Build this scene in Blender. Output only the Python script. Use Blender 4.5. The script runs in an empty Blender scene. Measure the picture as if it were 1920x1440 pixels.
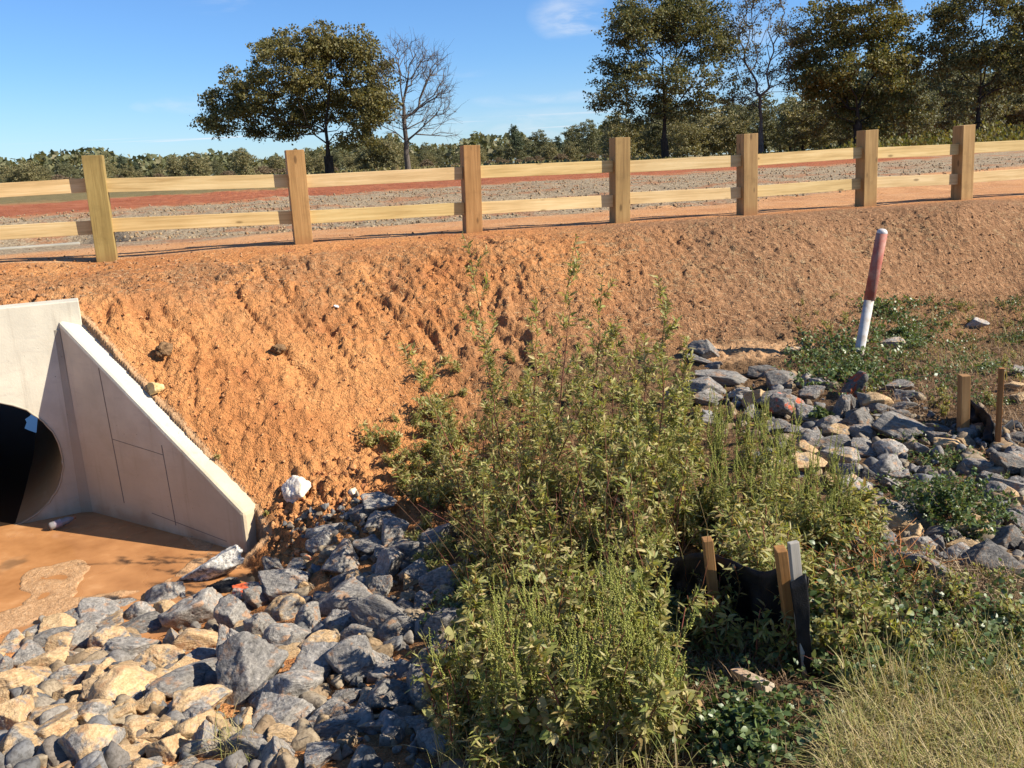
import bpy, math, random
import numpy as np
from mathutils import Matrix, Vector
S = bpy.context.scene
COL = S.collection
rng = np.random.default_rng(7)
random.seed(7)
# ------------------------------------------------------------------ camera
F = 1660.0; PW, PH = 1920, 1440
EYE = np.array([0, 0, .72])
_p, _r = math.radians(13.9), math.radians(2.7)
FW = np.array([0, math.cos(_p), -math.sin(_p)])
_u0 = np.array([0, math.sin(_p), math.cos(_p)]); _r0 = np.array([1., 0, 0])
CU = math.cos(_r)*_u0 + math.sin(_r)*_r0
CR = math.cos(_r)*_r0 - math.sin(_r)*_u0
cam = bpy.data.cameras.new('camera'); camo = bpy.data.objects.new('camera', cam)
COL.objects.link(camo)
cam.sensor_width = 36; cam.lens = 36*F/PW; cam.clip_end = 4000; cam.clip_start = .05
m = Matrix.Identity(4)
for i in range(3):
    m[i][0] = CR[i]; m[i][1] = CU[i]; m[i][2] = -FW[i]; m[i][3] = EYE[i]
camo.matrix_world = m
S.camera = camo
S.render.resolution_x = 1024; S.render.resolution_y = 768
# ------------------------------------------------------------------ light
SUN_AZ, SUN_EL = math.radians(79), math.radians(37)     # azimuth from -Y towards +X
sund = Vector((math.sin(SUN_AZ)*math.cos(SUN_EL), -math.cos(SUN_AZ)*math.cos(SUN_EL), math.sin(SUN_EL)))
sl = bpy.data.lights.new('sun', 'SUN'); so = bpy.data.objects.new('sun', sl); COL.objects.link(so)
sl.energy = 5.0; sl.angle = math.radians(.5); sl.color = (1, .92, .80)
so.rotation_euler = sund.to_track_quat('Z', 'Y').to_euler()
so.location = (10, 0, 20)
world = bpy.data.worlds.new('World'); S.world = world; world.use_nodes = True
S.view_settings.view_transform = 'Standard'; S.view_settings.look = 'None'
S.view_settings.exposure = 1.0; S.view_settings.gamma = 1


class NT:
    """tiny node helper"""
    def __init__(self, nt): self.nt = nt; self.nt.nodes.clear()
    def n(self, t, **kw):
        nd = self.nt.nodes.new(t)
        ins = kw.pop('ins', {})
        for k, v in kw.items(): setattr(nd, k, v)
        for k, v in ins.items(): self.set(nd.inputs[k], v)
        return nd
    def set(self, sock, v):
        if isinstance(v, bpy.types.NodeSocket): self.nt.links.new(v, sock)
        elif isinstance(v, (tuple, list)) and sock.type == 'RGBA' and len(v) == 3: sock.default_value = (*v, 1)
        else: sock.default_value = v
    def math(self, op, a, b=0.0, c=None, clamp=False):
        nd = self.nt.nodes.new('ShaderNodeMath'); nd.operation = op; nd.use_clamp = clamp
        self.set(nd.inputs[0], a); self.set(nd.inputs[1], b)
        if c is not None: self.set(nd.inputs[2], c)
        return nd.outputs[0]
    def mix(self, f, a, b, mode='MIX'):
        nd = self.nt.nodes.new('ShaderNodeMix'); nd.data_type = 'RGBA'; nd.blend_type = mode
        self.set(nd.inputs[0], f); self.set(nd.inputs[6], a); self.set(nd.inputs[7], b)
        return nd.outputs[2]
    def ramp(self, f, stops):
        nd = self.nt.nodes.new('ShaderNodeValToRGB'); cr = nd.color_ramp
        while len(cr.elements) < len(stops): cr.elements.new(.5)
        for e, (p, c) in zip(cr.elements, stops):
            e.position = p; e.color = (*c, 1) if len(c) == 3 else c
        self.set(nd.inputs[0], f); return nd.outputs[0]
    def smooth(self, v, a, b):
        nd = self.nt.nodes.new('ShaderNodeMapRange'); nd.interpolation_type = 'SMOOTHSTEP'
        self.set(nd.inputs[0], v); nd.inputs[1].default_value = a; nd.inputs[2].default_value = b
        return nd.outputs[0]
    def noise(self, vec, scale, detail=4, rough=.55, dist=0, w=None):
        nd = self.nt.nodes.new('ShaderNodeTexNoise')
        if w is not None: nd.noise_dimensions = '4D'; self.set(nd.inputs['W'], w)
        self.set(nd.inputs['Vector'], vec); self.set(nd.inputs['Scale'], scale)
        nd.inputs['Detail'].default_value = detail; nd.inputs['Roughness'].default_value = rough
        nd.inputs['Distortion'].default_value = dist
        return nd.outputs[0]
    def mapping(self, vec, scale=(1, 1, 1), rot=(0, 0, 0), loc=(0, 0, 0)):
        nd = self.nt.nodes.new('ShaderNodeMapping'); self.set(nd.inputs[0], vec)
        nd.inputs[1].default_value = loc; nd.inputs[2].default_value = rot; nd.inputs[3].default_value = scale
        return nd.outputs[0]
    def bump(self, h, strength=.5, dist=.01, normal=None):
        nd = self.nt.nodes.new('ShaderNodeBump'); self.set(nd.inputs['Height'], h)
        nd.inputs['Strength'].default_value = strength; nd.inputs['Distance'].default_value = dist
        if normal is not None: self.set(nd.inputs['Normal'], normal)
        return nd.outputs[0]
    def out(self, sh): o = self.n('ShaderNodeOutputMaterial'); self.nt.links.new(sh, o.inputs[0])
    def principled(self, color, rough=.8, normal=None, spec=.3, **kw):
        nd = self.nt.nodes.new('ShaderNodeBsdfPrincipled')
        self.set(nd.inputs['Base Color'], color); self.set(nd.inputs['Roughness'], rough)
        self.set(nd.inputs['Specular IOR Level'], spec)
        if normal is not None: self.set(nd.inputs['Normal'], normal)
        for k, v in kw.items(): self.set(nd.inputs[k], v)
        return nd.outputs[0]


def newmat(name):
    mt = bpy.data.materials.new(name); mt.use_nodes = True
    return mt, NT(mt.node_tree)


def sky_world():
    t = NT(world.node_tree)
    sky = t.n('ShaderNodeTexSky'); sky.sky_type = 'NISHITA'; sky.sun_disc = False
    sky.sun_elevation = SUN_EL; sky.sun_rotation = math.pi/2 + (SUN_AZ - math.pi/2)*-1
    sky.air_density = 1.0; sky.dust_density = .15; sky.ozone_density = 2.5; sky.altitude = 100
    g = t.n('ShaderNodeTexCoord').outputs['Generated']
    sep = t.n('ShaderNodeSeparateXYZ', ins={0: g})
    # thin cirrus: noise in a plane high above, thickest towards the horizon
    zc = t.math('MAXIMUM', sep.outputs[2], .03)
    px = t.math('DIVIDE', sep.outputs[0], zc); py = t.math('DIVIDE', sep.outputs[1], zc)
    v = t.n('ShaderNodeCombineXYZ', ins={0: px, 1: py}).outputs[0]
    n1 = t.noise(t.mapping(v, (.16, .55, 1), (0, 0, .25), (3.1, 1.2, 0)), 1.0, 6, .6, .6)
    n2 = t.noise(t.mapping(v, (.10, .10, 1), (0, 0, 0), (7.7, 4.1, 0)), 1.0, 2, .5)
    c = t.math('MULTIPLY', t.smooth(n1, .54, .78), t.smooth(n2, .47, .66))
    def puff(d, rx, rz, s):
        d = Vector(d).normalized()
        a = t.math('DIVIDE', t.math('SUBTRACT', sep.outputs[0], d.x), rx)
        b = t.math('DIVIDE', t.math('SUBTRACT', sep.outputs[2], d.z), rz)
        q = t.math('SUBTRACT', 1.0, t.math('ADD', t.math('MULTIPLY', a, a), t.math('MULTIPLY', b, b)), clamp=True)
        nn = t.noise(t.mapping(g, (14, 14, 40)), 1.0, 5, .6, .5)
        return t.math('MULTIPLY', t.math('MULTIPLY', q, s), t.smooth(nn, .35, .75))
    for (x, y, rx, rz, s) in [(1065, 25, .045, .03, .48), (1090, 42, .03, .014, .5), (345, 198, .05, .010, .55),
                              (960, 188, .05, .008, .35), (1080, 180, .06, .008, .3), (1010, 235, .14, .02, .35), (880, 137, .03, .005, .2),
                              (1340, 185, .07, .03, .55), (430, 8, .05, .012, .25), (1390, 60, .05, .02, .4)]:
        dd = FW + CR*(x-PW/2)/F - CU*(y-PH/2)/F
        c = t.math('ADD', c, puff(dd, rx, rz, s), clamp=True)
    hz = t.smooth(sep.outputs[2], .12, -.005)
    c = t.math('ADD', c, t.math('MULTIPLY', hz, .18), clamp=True)
    tint = t.mix(1.0, sky.outputs[0], (.67, .98, 1.40), 'MULTIPLY')
    col = t.mix(c, tint, (7.6, 8.0, 8.6))
    bg = t.n('ShaderNodeBackground', ins={0: col, 1: .058})
    o = t.n('ShaderNodeOutputWorld'); t.nt.links.new(bg.outputs[0], o.inputs[0])
sky_world()

# ------------------------------------------------------------------ helpers
def ray(x, y): return FW + CR*(x-PW/2)/F - CU*(y-PH/2)/F
def at_z(x, y, z):
    d = ray(x, y); return EYE + d*((z-EYE[2])/d[2])
def at_dist(x, y, p):                      # on the pixel's ray, as far away (horizontally) as point p
    d = ray(x, y); return EYE + d*(math.hypot(p[0], p[1])/math.hypot(d[0], d[1]))
def proj(p):
    v = np.asarray(p)-EYE; w = v @ FW
    return np.stack([PW/2+F*(v @ CR)/w, PH/2-F*(v @ CU)/w, w], -1)

def tag(o, label=None, cat=None, group=None, kind=None):
    if label: o['label'] = label
    if cat: o['category'] = cat
    if group: o['group'] = group
    if kind: o['kind'] = kind
    return o
def link(name, data, parent=None):
    o = bpy.data.objects.new(name, data); COL.objects.link(o)
    if parent is not None: o.parent = parent
    return o
def empty(name, loc=(0, 0, 0), rz=0):
    o = link(name, None); o.location = loc; o.rotation_euler = (0, 0, rz); o.empty_display_size = .1
    return o

def mesh_np(name, verts, tris=None, quads=None, mats=(), mi=None, smooth=False):
    verts = np.asarray(verts, np.float32)
    tris = np.zeros((0, 3), int) if tris is None else np.asarray(tris, int)
    quads = np.zeros((0, 4), int) if quads is None else np.asarray(quads, int)
    me = bpy.data.meshes.new(name)
    me.vertices.add(len(verts)); me.vertices.foreach_set('co', verts.ravel())
    nt_, nq = len(tris), len(quads)
    loops = np.concatenate([tris.ravel(), quads.ravel()]).astype(np.int32)
    me.loops.add(len(loops)); me.loops.foreach_set('vertex_index', loops)
    me.polygons.add(nt_+nq)
    st = np.concatenate([np.arange(nt_)*3, nt_*3+np.arange(nq)*4]).astype(np.int32)
    me.polygons.foreach_set('loop_start', st)
    if mi is not None: me.polygons.foreach_set('material_index', np.asarray(mi, np.int32))
    if smooth: me.polygons.foreach_set('use_smooth', np.ones(nt_+nq, bool))
    for mm in mats: me.materials.append(mm)
    me.update(calc_edges=True)
    return me

# numpy value noise
def _hash(ix, iy, iz, seed):
    h = (ix.astype(np.int64)*374761393 + iy.astype(np.int64)*668265263 + iz.astype(np.int64)*2147483647 + seed*974634541) & 0xffffffff
    h = ((h ^ (h >> 13))*1274126177) & 0xffffffff
    h = ((h ^ (h >> 16))*2246822519) & 0xffffffff
    return ((h ^ (h >> 15)) & 0xffffff)/float(0xffffff)
def vnoise(p, seed=0):
    p = np.asarray(p, float)
    if p.shape[-1] == 2: p = np.concatenate([p, np.zeros(p.shape[:-1]+(1,))], -1)
    i = np.floor(p); f = p-i; f = f*f*f*(f*(f*6-15)+10); i = i.astype(np.int64)
    r = 0
    for dx in (0, 1):
        wx = f[..., 0] if dx else 1-f[..., 0]
        for dy in (0, 1):
            wy = f[..., 1] if dy else 1-f[..., 1]
            for dz in (0, 1):
                wz = f[..., 2] if dz else 1-f[..., 2]
                r = r+wx*wy*wz*_hash(i[..., 0]+dx, i[..., 1]+dy, i[..., 2]+dz, seed)
    return r*2-1
def fbm(p, octv=4, gain=.5, seed=0):
    a, r = 1., 0
    for k in range(octv):
        r = r+a*vnoise(np.asarray(p)*2.03**k, seed+k*17); a *= gain
    return r
def sstep(a, b, x):
    t = np.clip((np.asarray(x, float)-a)/(b-a), 0, 1); return t*t*(3-2*t)

# ------------------------------------------------------------------ where things stand
FDIR = np.array([math.cos(math.radians(15.5)), math.sin(math.radians(15.5))])   # along the fence
FN = np.array([-FDIR[1], FDIR[0]])                                              # away from the camera
F0 = np.array([0, 9.98])
WATER = -1.86
HA = math.radians(26)
J = np.array([-3.491, 6.799])                                                   # headwall meets wing wall
HU = np.array([math.cos(HA), math.sin(HA)]); HN = np.array([-math.sin(HA), math.cos(HA)])
WE = np.array([-1.923, 5.811])                                                  # inner end of wing wall
WD = (WE-J)/np.linalg.norm(WE-J); WL = float(np.linalg.norm(WE-J)); WN = np.array([-WD[1], WD[0]])
PIPE_C = J + HU*-.643; PIPE_Z = -1.358; PIPE_R = .515; PIPE_L = 5.1

def _ctrl():
    pts = []
    for s in np.linspace(-9, 13, 12):                       # crest along the fence
        for t, z in ((0, 0), (1.2, .02), (3, 0)):
            q = F0+FDIR*s+FN*t; pts.append((q[0], q[1], z))
    def W(p2, z): pts.append((p2[0], p2[1], z))
    for f, z in ((0, -.22), (.33, -.64), (.66, -1.06), (1.0, -1.49)):       # soil along the back of the wing wall
        W(J+WD*WL*f+WN*.2, z)
    W(J+HN*.25, -.17); W(J-HU*1.0+HN*.25, -.18); W(J-HU*2.5+HN*.25, -.2)
    for (x, y, z) in [(300, 520, -.13), (600, 490, -.10), (900, 470, -.09), (1200, 450, -.09), (1500, 425, -.07), (1800, 400, -.05),
                      (0, 530, -.1), (620, 965, -1.55), (760, 850, -1.38), (1000, 780, -1.2), (1200, 690, -1.0), (1350, 665, -.94),
                      (1480, 645, -.92), (1700, 570, -.86), (1900, 540, -.83),
                      (1600, 750, -.96), (1900, 700, -.93), (1900, 900, -.98), (1650, 1000, -1.02), (1300, 900, -1.12), (1500, 1100, -.99),
                      (1900, 1430, -.95), (1500, 1430, -.95), (1200, 1430, -1.05), (900, 1430, -1.15), (600, 1430, -1.25), (300, 1430, -1.32),
                      (20, 1430, -1.38), (600, 1200, -1.5), (300, 1250, -1.55), (0, 1250, -1.72), (800, 1100, -1.46), (1000, 1000, -1.3),
                      (1000, 1250, -1.22), (1250, 1150, -1.08), (0, 1180, -1.85), (200, 1130, -1.86), (380, 1075, -1.86), (540, 1045, -1.74),
                      (480, 1050, -1.82)]:
        q = at_z(x, y, z); pts.append(tuple(q))
    for q in [(-6, 4.6, -1.86), (-6, 3, -1.45), (-4, 2, -1.3), (0, 0, -.95), (3, 0, -.95), (-3, 0, -1.1), (6, 2, -.93), (8, 6, -.9), (6.5, 8.6, -.82), (10, 9.5, -.8), (12, 4, -.9)]:
        pts.append(q)
    return np.array(pts)
_CP = _ctrl()
def _tps_fit(P):
    n = len(P); d = np.linalg.norm(P[:, None, :2]-P[None, :, :2], axis=-1)
    K = np.where(d > 0, d*d*np.log(d+1e-12), 0)+np.eye(n)*.003
    A = np.zeros((n+3, n+3)); A[:n, :n] = K; A[:n, n] = 1; A[:n, n+1:] = P[:, :2]; A[n:, :n] = A[:n, n:].T
    return np.linalg.solve(A, np.concatenate([P[:, 2], np.zeros(3)]))
_TW = _tps_fit(_CP)
def _tps(xy):
    out = np.zeros(len(xy)); n = len(_CP)
    for a in range(0, len(xy), 20000):
        q = xy[a:a+20000]; d2 = ((q[:, None, :]-_CP[None, :, :2])**2).sum(-1)
        out[a:a+20000] = (.5*d2*np.log(d2+1e-18)) @ _TW[:n] + _TW[n] + q @ _TW[n+1:]
    return out
def _poly_sd(xy, poly):
    """signed distance to a polygon, negative inside"""
    poly = np.asarray(poly); n = len(poly); best = np.full(len(xy), 1e9); ins = np.zeros(len(xy), bool)
    for i in range(n):
        a, b = poly[i], poly[(i+1) % n]; ab = b-a
        t = np.clip(((xy-a) @ ab)/(ab @ ab), 0, 1); d = np.linalg.norm(xy-a-t[:, None]*ab, axis=1)
        best = np.minimum(best, d)
        c = ((a[1] > xy[:, 1]) != (b[1] > xy[:, 1]))
        with np.errstate(divide='ignore', invalid='ignore'):
            xi = (b[0]-a[0])*(xy[:, 1]-a[1])/(b[1]-a[1])+a[0]
        ins ^= c & (xy[:, 0] < xi)
    return np.where(ins, -best, best)
_SHORE = [at_z(x, y, WATER)[:2] for (x, y) in [(500, 1042), (440, 1062), (380, 1075), (300, 1105), (200, 1135), (100, 1160), (0, 1185)]] + [np.array([-6, 4.7]), np.array([-9, 4.9])]
_POOL = [J-HU*6+HN*.1, J+HN*.1+WN*.1, WE+WN*.1] + _SHORE
def in_st(xy):
    d = xy-F0; return d @ FDIR, d @ FN
def macro_z(xy):
    xy = np.asarray(xy, float).reshape(-1, 2)
    s, t = in_st(xy)
    z = np.zeros(len(xy))
    near = (t < 1.2) & (s > -12) & (s < 16) & (xy[:, 1] > -3)
    zn = np.zeros(len(xy)); zn[near] = _tps(xy[near])
    zf = -.22*sstep(2.2, 5, t)*(1-sstep(6, 13, t)) + .35*sstep(50, 75, xy[:, 1])+.5*sstep(5, 60, xy[:, 0])*sstep(40, 75, xy[:, 1])
    far = np.where(t > 0, zf, -.93*sstep(-.3, -3.2, t))
    w = sstep(1.15, .3, t)*sstep(-12, -9, s)*sstep(16, 13, s)*sstep(-3, -1, xy[:, 1])
    z = far*(1-w)+zn*w
    z = np.where((t < .2) & (t > -1.6), np.minimum(z, .01), z)
    # ditch on the far side, where the pipe lets out
    e = xy-PIPE_C; u = e @ HU; v = e @ HN-PIPE_L
    bank = np.clip((v+.02)/.04, 0, 1)*(1-np.clip((v-1.2)/8, 0, 1))*sstep(1.9, .75, np.abs(u))
    z = z*(1-bank)-1.9*bank
    # the muddy pool in front of the headwall
    sd = _poly_sd(xy, _POOL)
    bed = WATER-.05-.05*sstep(0, -.5, sd)
    wob = fbm(xy*2.6, 3, .5, 5)
    c2 = at_z(88, 1085, WATER)[:2]; dd = xy-c2
    shore = sstep(.30, .22, -sd+wob*.13+.10*sstep(-3.2, -2.4, xy[:, 0]))*sstep(-1.95, -2.35, xy[:, 0]+wob*.1)
    spit = sstep(.40, .32, np.hypot((dd @ np.array([.8, .6]))*1.5, (dd @ np.array([-.6, .8]))*.8)+wob*.12)
    silt = np.maximum(shore, spit)*sstep(.75, 1.05, -((xy-J) @ HN))
    bed = bed*(1-silt)+(WATER+.006+.006*fbm(xy*7, 3, .5, 6))*silt
    z = np.where(sd < 0, np.minimum(z, bed), z)
    return z
def fine_z(xy, z):
    """clods, rills and bucket marks on the bare slope"""
    s, t = in_st(xy)
    slope = sstep(-.35, -1.2, t)*sstep(-5.2, -3.6, t)
    sd = _poly_sd(xy, _POOL); dry = sstep(-.02, .12, sd)
    # direction down the slope, a little to the right
    a = math.radians(-58); d1 = np.array([math.cos(a), math.sin(a)]); d2 = np.array([-d1[1], d1[0]])
    wob = fbm(xy*1.3, 3, .5, 9)
    q = np.stack([(xy @ d1)*1.3, (xy @ d2)*9+wob*1.6], -1)
    rill = fbm(q, 3, .55, 21)
    rill = -np.maximum(0, rill-.05)**1.0
    q2 = np.stack([(xy @ d1)*4.5, (xy @ d2)*19+wob*2.5], -1)
    rill2 = fbm(q2, 2, .5, 31)
    patch = sstep(-.35, .35, fbm(xy*.9, 3, .5, 61))
    clod = fbm(xy*9, 4, .62, 41); clod2 = np.abs(fbm(xy*16, 3, .6, 51))
    left = sstep(1.5, -.5, xy[:, 0])
    near = (t < 1.0)*sstep(30, 14, np.hypot(xy[:, 0], xy[:, 1]))
    h = slope*(.055*rill*patch**1.5+.012*rill2*patch)*(.35+.65*left) + (.005+.011*slope*(.5+.5*left))*clod + (.004+.012*slope)*clod2+.010*slope*np.maximum(0, fbm(xy*26, 2, .6, 57)-.1)
    pit = fbm(np.stack([(xy @ d1)*6, (xy @ d2)*13+wob*2], -1), 3, .6, 63)
    big = sstep(.1, .6, fbm(xy*.8+7, 3, .5, 91))*left
    h = h+slope*big*(.045*np.abs(fbm(xy*5, 4, .62, 93))-.02)
    h = h-slope*.020*sstep(.20, .55, pit)*(.25+.75*patch)*(.4+.6*left)-slope*.008*sstep(.25, .5, fbm(xy*24, 2, .5, 66))
    av = (xy @ d1)+.10*wob; bv = (xy @ d2)+.05*wob
    row = np.abs(((bv/.36) % 1)-.5)*2; cleat = np.sin(av*2*np.pi/.085+2.2*vnoise(np.stack([bv*2.5, av*.8], -1), 67))
    h = h+slope*.010*sstep(.75, .45, row)*cleat*sstep(-.15, .45, fbm(xy*1.1+3, 2, .5, 69))*left
    h = h-slope*.020*sstep(.90, .98, row)*sstep(-.2, .3, fbm(xy*1.4+9, 2, .5, 70))*(.3+.7*left)
    h = h+.022*fbm(xy*1.7, 3, .45, 71)*(.3+.7*slope)
    toe = np.exp(-((xy[:, 0]+1.2)**2+(xy[:, 1]-5.9)**2)/.35)
    h = h+toe*.07*np.abs(fbm(xy*7, 4, .65, 77))
    path = sstep(-.3, .0, t)
    h = h*(1-.75*path)
    fd = sstep(1.5, 6, t)*sstep(70, 45, t)
    return z+h*dry*near+fd*(.05*fbm(xy*.7, 3, .5, 81)+.035*np.abs(fbm(xy*2.1, 3, .6, 83)))
def ground_z(xy):
    xy = np.asarray(xy, float).reshape(-1, 2); return fine_z(xy, quick_z(xy))

_GX0, _GY0, _GD = -9.0, -.5, .04
_gx, _gy = np.meshgrid(_GX0+np.arange(460)*_GD, _GY0+np.arange(400)*_GD)
_GZ = macro_z(np.c_[_gx.ravel(), _gy.ravel()]).reshape(_gx.shape)
def quick_z(xy):
    fx = np.clip((xy[:, 0]-_GX0)/_GD, 0, 458.999); fy = np.clip((xy[:, 1]-_GY0)/_GD, 0, 398.999)
    i = fx.astype(int); j = fy.astype(int); fx = fx-i; fy = fy-j
    return _GZ[j, i]*(1-fx)*(1-fy)+_GZ[j, i+1]*fx*(1-fy)+_GZ[j+1, i]*(1-fx)*fy+_GZ[j+1, i+1]*fx*fy
def on_ground(px, n=None):
    """pixels -> points on the ground (march the rays down to the terrain)"""
    px = np.asarray(px, float).reshape(-1, 2)
    d = FW[None]+CR[None]*((px[:, :1]-PW/2)/F)-CU[None]*((px[:, 1:2]-PH/2)/F)
    lo = np.full(len(px), 1.0); hi = np.full(len(px), 1.0); hit = np.zeros(len(px), bool)
    t = 1.0
    while t < 40 and not hit.all():
        p = EYE+d*t; b = (p[:, 2] < quick_z(p[:, :2])) & ~hit
        hi[b] = t; hit |= b; lo[~hit] = t; t *= 1.012
    for _ in range(10):
        mid = (lo+hi)/2; p = EYE+d*mid[:, None]; b = p[:, 2] < quick_z(p[:, :2])
        hi = np.where(b, mid, hi); lo = np.where(b, lo, mid)
    p = EYE+d*hi[:, None]; p[:, 2] = quick_z(p[:, :2]); return p
def sample_poly(poly, n, r):
    poly = np.asarray(poly, float); out = []
    lo, hi = poly.min(0), poly.max(0)
    while len(out) < n:
        q = r.uniform(lo, hi, (n*2, 2)); out += list(q[_poly_sd(q, poly) < 0])
    return np.array(out[:n])

# ------------------------------------------------------------------ ground
def axis(lo, a, b, hi, step, g=1.13):
    mid = np.arange(a, b, step); up = []; x = b; d = step
    while x < hi: up.append(x); d *= g; x += d
    dn = []; x = a-step; d = step
    while x > lo: dn.append(x); d *= g; x -= d
    return np.array(dn[::-1]+list(mid)+up)
def ground_material():
    mt, t = newmat('ground_soil')
    pos = t.n('ShaderNodeNewGeometry').outputs['Position']
    at = lambda nm: t.n('ShaderNodeAttribute', attribute_name=nm).outputs['Fac']
    n1 = t.noise(pos, 1.2, 6, .6); n2 = t.noise(pos, 14, 5, .65); n3 = t.noise(pos, 70, 3, .6)
    orange = t.ramp(t.math('ADD', t.math('MULTIPLY', n1, .6), t.math('MULTIPLY', n2, .4)),
                    [(.30, (0.287, 0.108, 0.036)), (.46, (0.457, 0.193, 0.066)), (.60, (0.536, 0.252, 0.092)), (.75, (0.641, 0.353, 0.152))])
    red = t.ramp(n2, [(.3, (.30, .085, .035)), (.7, (.42, .14, .06))])
    orange = t.mix(t.math('MULTIPLY', t.smooth(t.noise(pos, 2.6, 4, .6, 0, 0.0), .57, .72), .55), orange, red)
    brown = t.ramp(t.math('ADD', t.math('MULTIPLY', n2, .55), t.math('MULTIPLY', n3, .45)),
                   [(.32, (0.141, 0.071, 0.034)), (.5, (0.275, 0.146, 0.071)), (.68, (0.422, 0.245, 0.128))])
    col = t.mix(at('brown'), orange, brown)
    strawn = t.noise(t.mapping(pos, (9, 40, 20), (0, 0, .5)), 1, 4, .7)
    straw = t.ramp(strawn, [(.42, (.17, .10, .048)), (.6, (.36, .25, .13)), (.72, (.46, .35, .2))])
    col = t.mix(t.math('MULTIPLY', t.math('MULTIPLY', at('straw'), .65), t.smooth(n2, .48, .62)), col, straw)
    gr = t.ramp(t.noise(t.mapping(pos, (3.5, 2.2, 4)), 5, 6, .85), [(.36, (.15, .105, .06)), (.5, (.31, .235, .145)), (.64, (.52, .42, .275))])
    grm = t.mix(t.math('MULTIPLY', t.smooth(t.noise(pos, .55, 5, .65), .50, .62), .8), gr, (.36, .165, .075))
    col = t.mix(at('gravel'), col, grm)
    redf = t.ramp(t.noise(t.mapping(pos, (.5, 1.6, 1)), 1.2, 6, .7), [(.3, (.20, .055, .022)), (.5, (.33, .105, .045)), (.7, (.42, .18, .09))])
    col = t.mix(at('red'), col, redf)
    gs = t.ramp(t.noise(t.mapping(pos, (.6, 2.5, 1)), 1.6, 6, .75), [(.3, (.09, .075, .03)), (.5, (.17, .135, .055)), (.7, (.29, .21, .10))])
    col = t.mix(at('grass'), col, gs)
    lit = t.ramp(t.noise(pos, 22, 6, .75), [(.3, (.035, .022, .012)), (.5, (.12, .072, .036)), (.7, (.30, .18, .085))])
    col = t.mix(at('litter'), col, lit)
    wet = at('wet')
    col = t.mix(wet, col, (.30, .145, .06))
    sand = t.ramp(t.noise(pos, 45, 5, .7), [(.3, (.36, .19, .085)), (.55, (.52, .31, .155)), (.7, (.62, .41, .235))])
    col = t.mix(at('sand'), col, sand)
    wp = t.n('ShaderNodeVectorMath', operation='ADD', ins={0: pos, 1: t.n('ShaderNodeVectorMath', operation='SCALE', ins={0: t.n('ShaderNodeTexNoise', ins={'Vector': pos, 'Scale': 30.0}).outputs[1], 'Scale': .03}).outputs[0]}).outputs[0]
    v1 = t.n('ShaderNodeTexVoronoi', ins={'Vector': wp, 'Scale': 34.0}); v2 = t.n('ShaderNodeTexVoronoi', ins={'Vector': wp, 'Scale': 90.0})
    crumb = t.math('ADD', t.math('MULTIPLY', t.math('SUBTRACT', 1.0, v1.outputs['Distance']), t.smooth(n2, .42, .62)), t.math('MULTIPLY', t.math('SUBTRACT', 1.0, v2.outputs['Distance']), .45))
    bare = t.math('SUBTRACT', 1.0, t.math('MAXIMUM', wet, at('sand')), clamp=True)
    cv = t.n('ShaderNodeSeparateColor', ins={0: v1.outputs['Color']}).outputs[0]; cv2 = t.n('ShaderNodeSeparateColor', ins={0: v2.outputs['Color']}).outputs[0]
    g_ = t.math('ADD', .74, t.math('ADD', t.math('MULTIPLY', cv, .22), t.math('MULTIPLY', cv2, .34)))
    col = t.mix(t.math('MULTIPLY', bare, .8), col, t.mix(1.0, col, t.n('ShaderNodeCombineColor', ins={0: g_, 1: g_, 2: g_}).outputs[0], 'MULTIPLY'))
    h = t.math('ADD', t.math('MULTIPLY', t.noise(pos, 26, 5, .7), .8), t.math('ADD', t.math('MULTIPLY', t.noise(pos, 110, 3, .6), .3), t.math('MULTIPLY', crumb, t.math('MULTIPLY', bare, .75))))
    nrm = t.bump(h, 1.0, .028)
    rough = t.math('SUBTRACT', .95, t.math('MULTIPLY', wet, .5))
    t.out(t.principled(col, rough, nrm, .15))
    return mt
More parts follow.
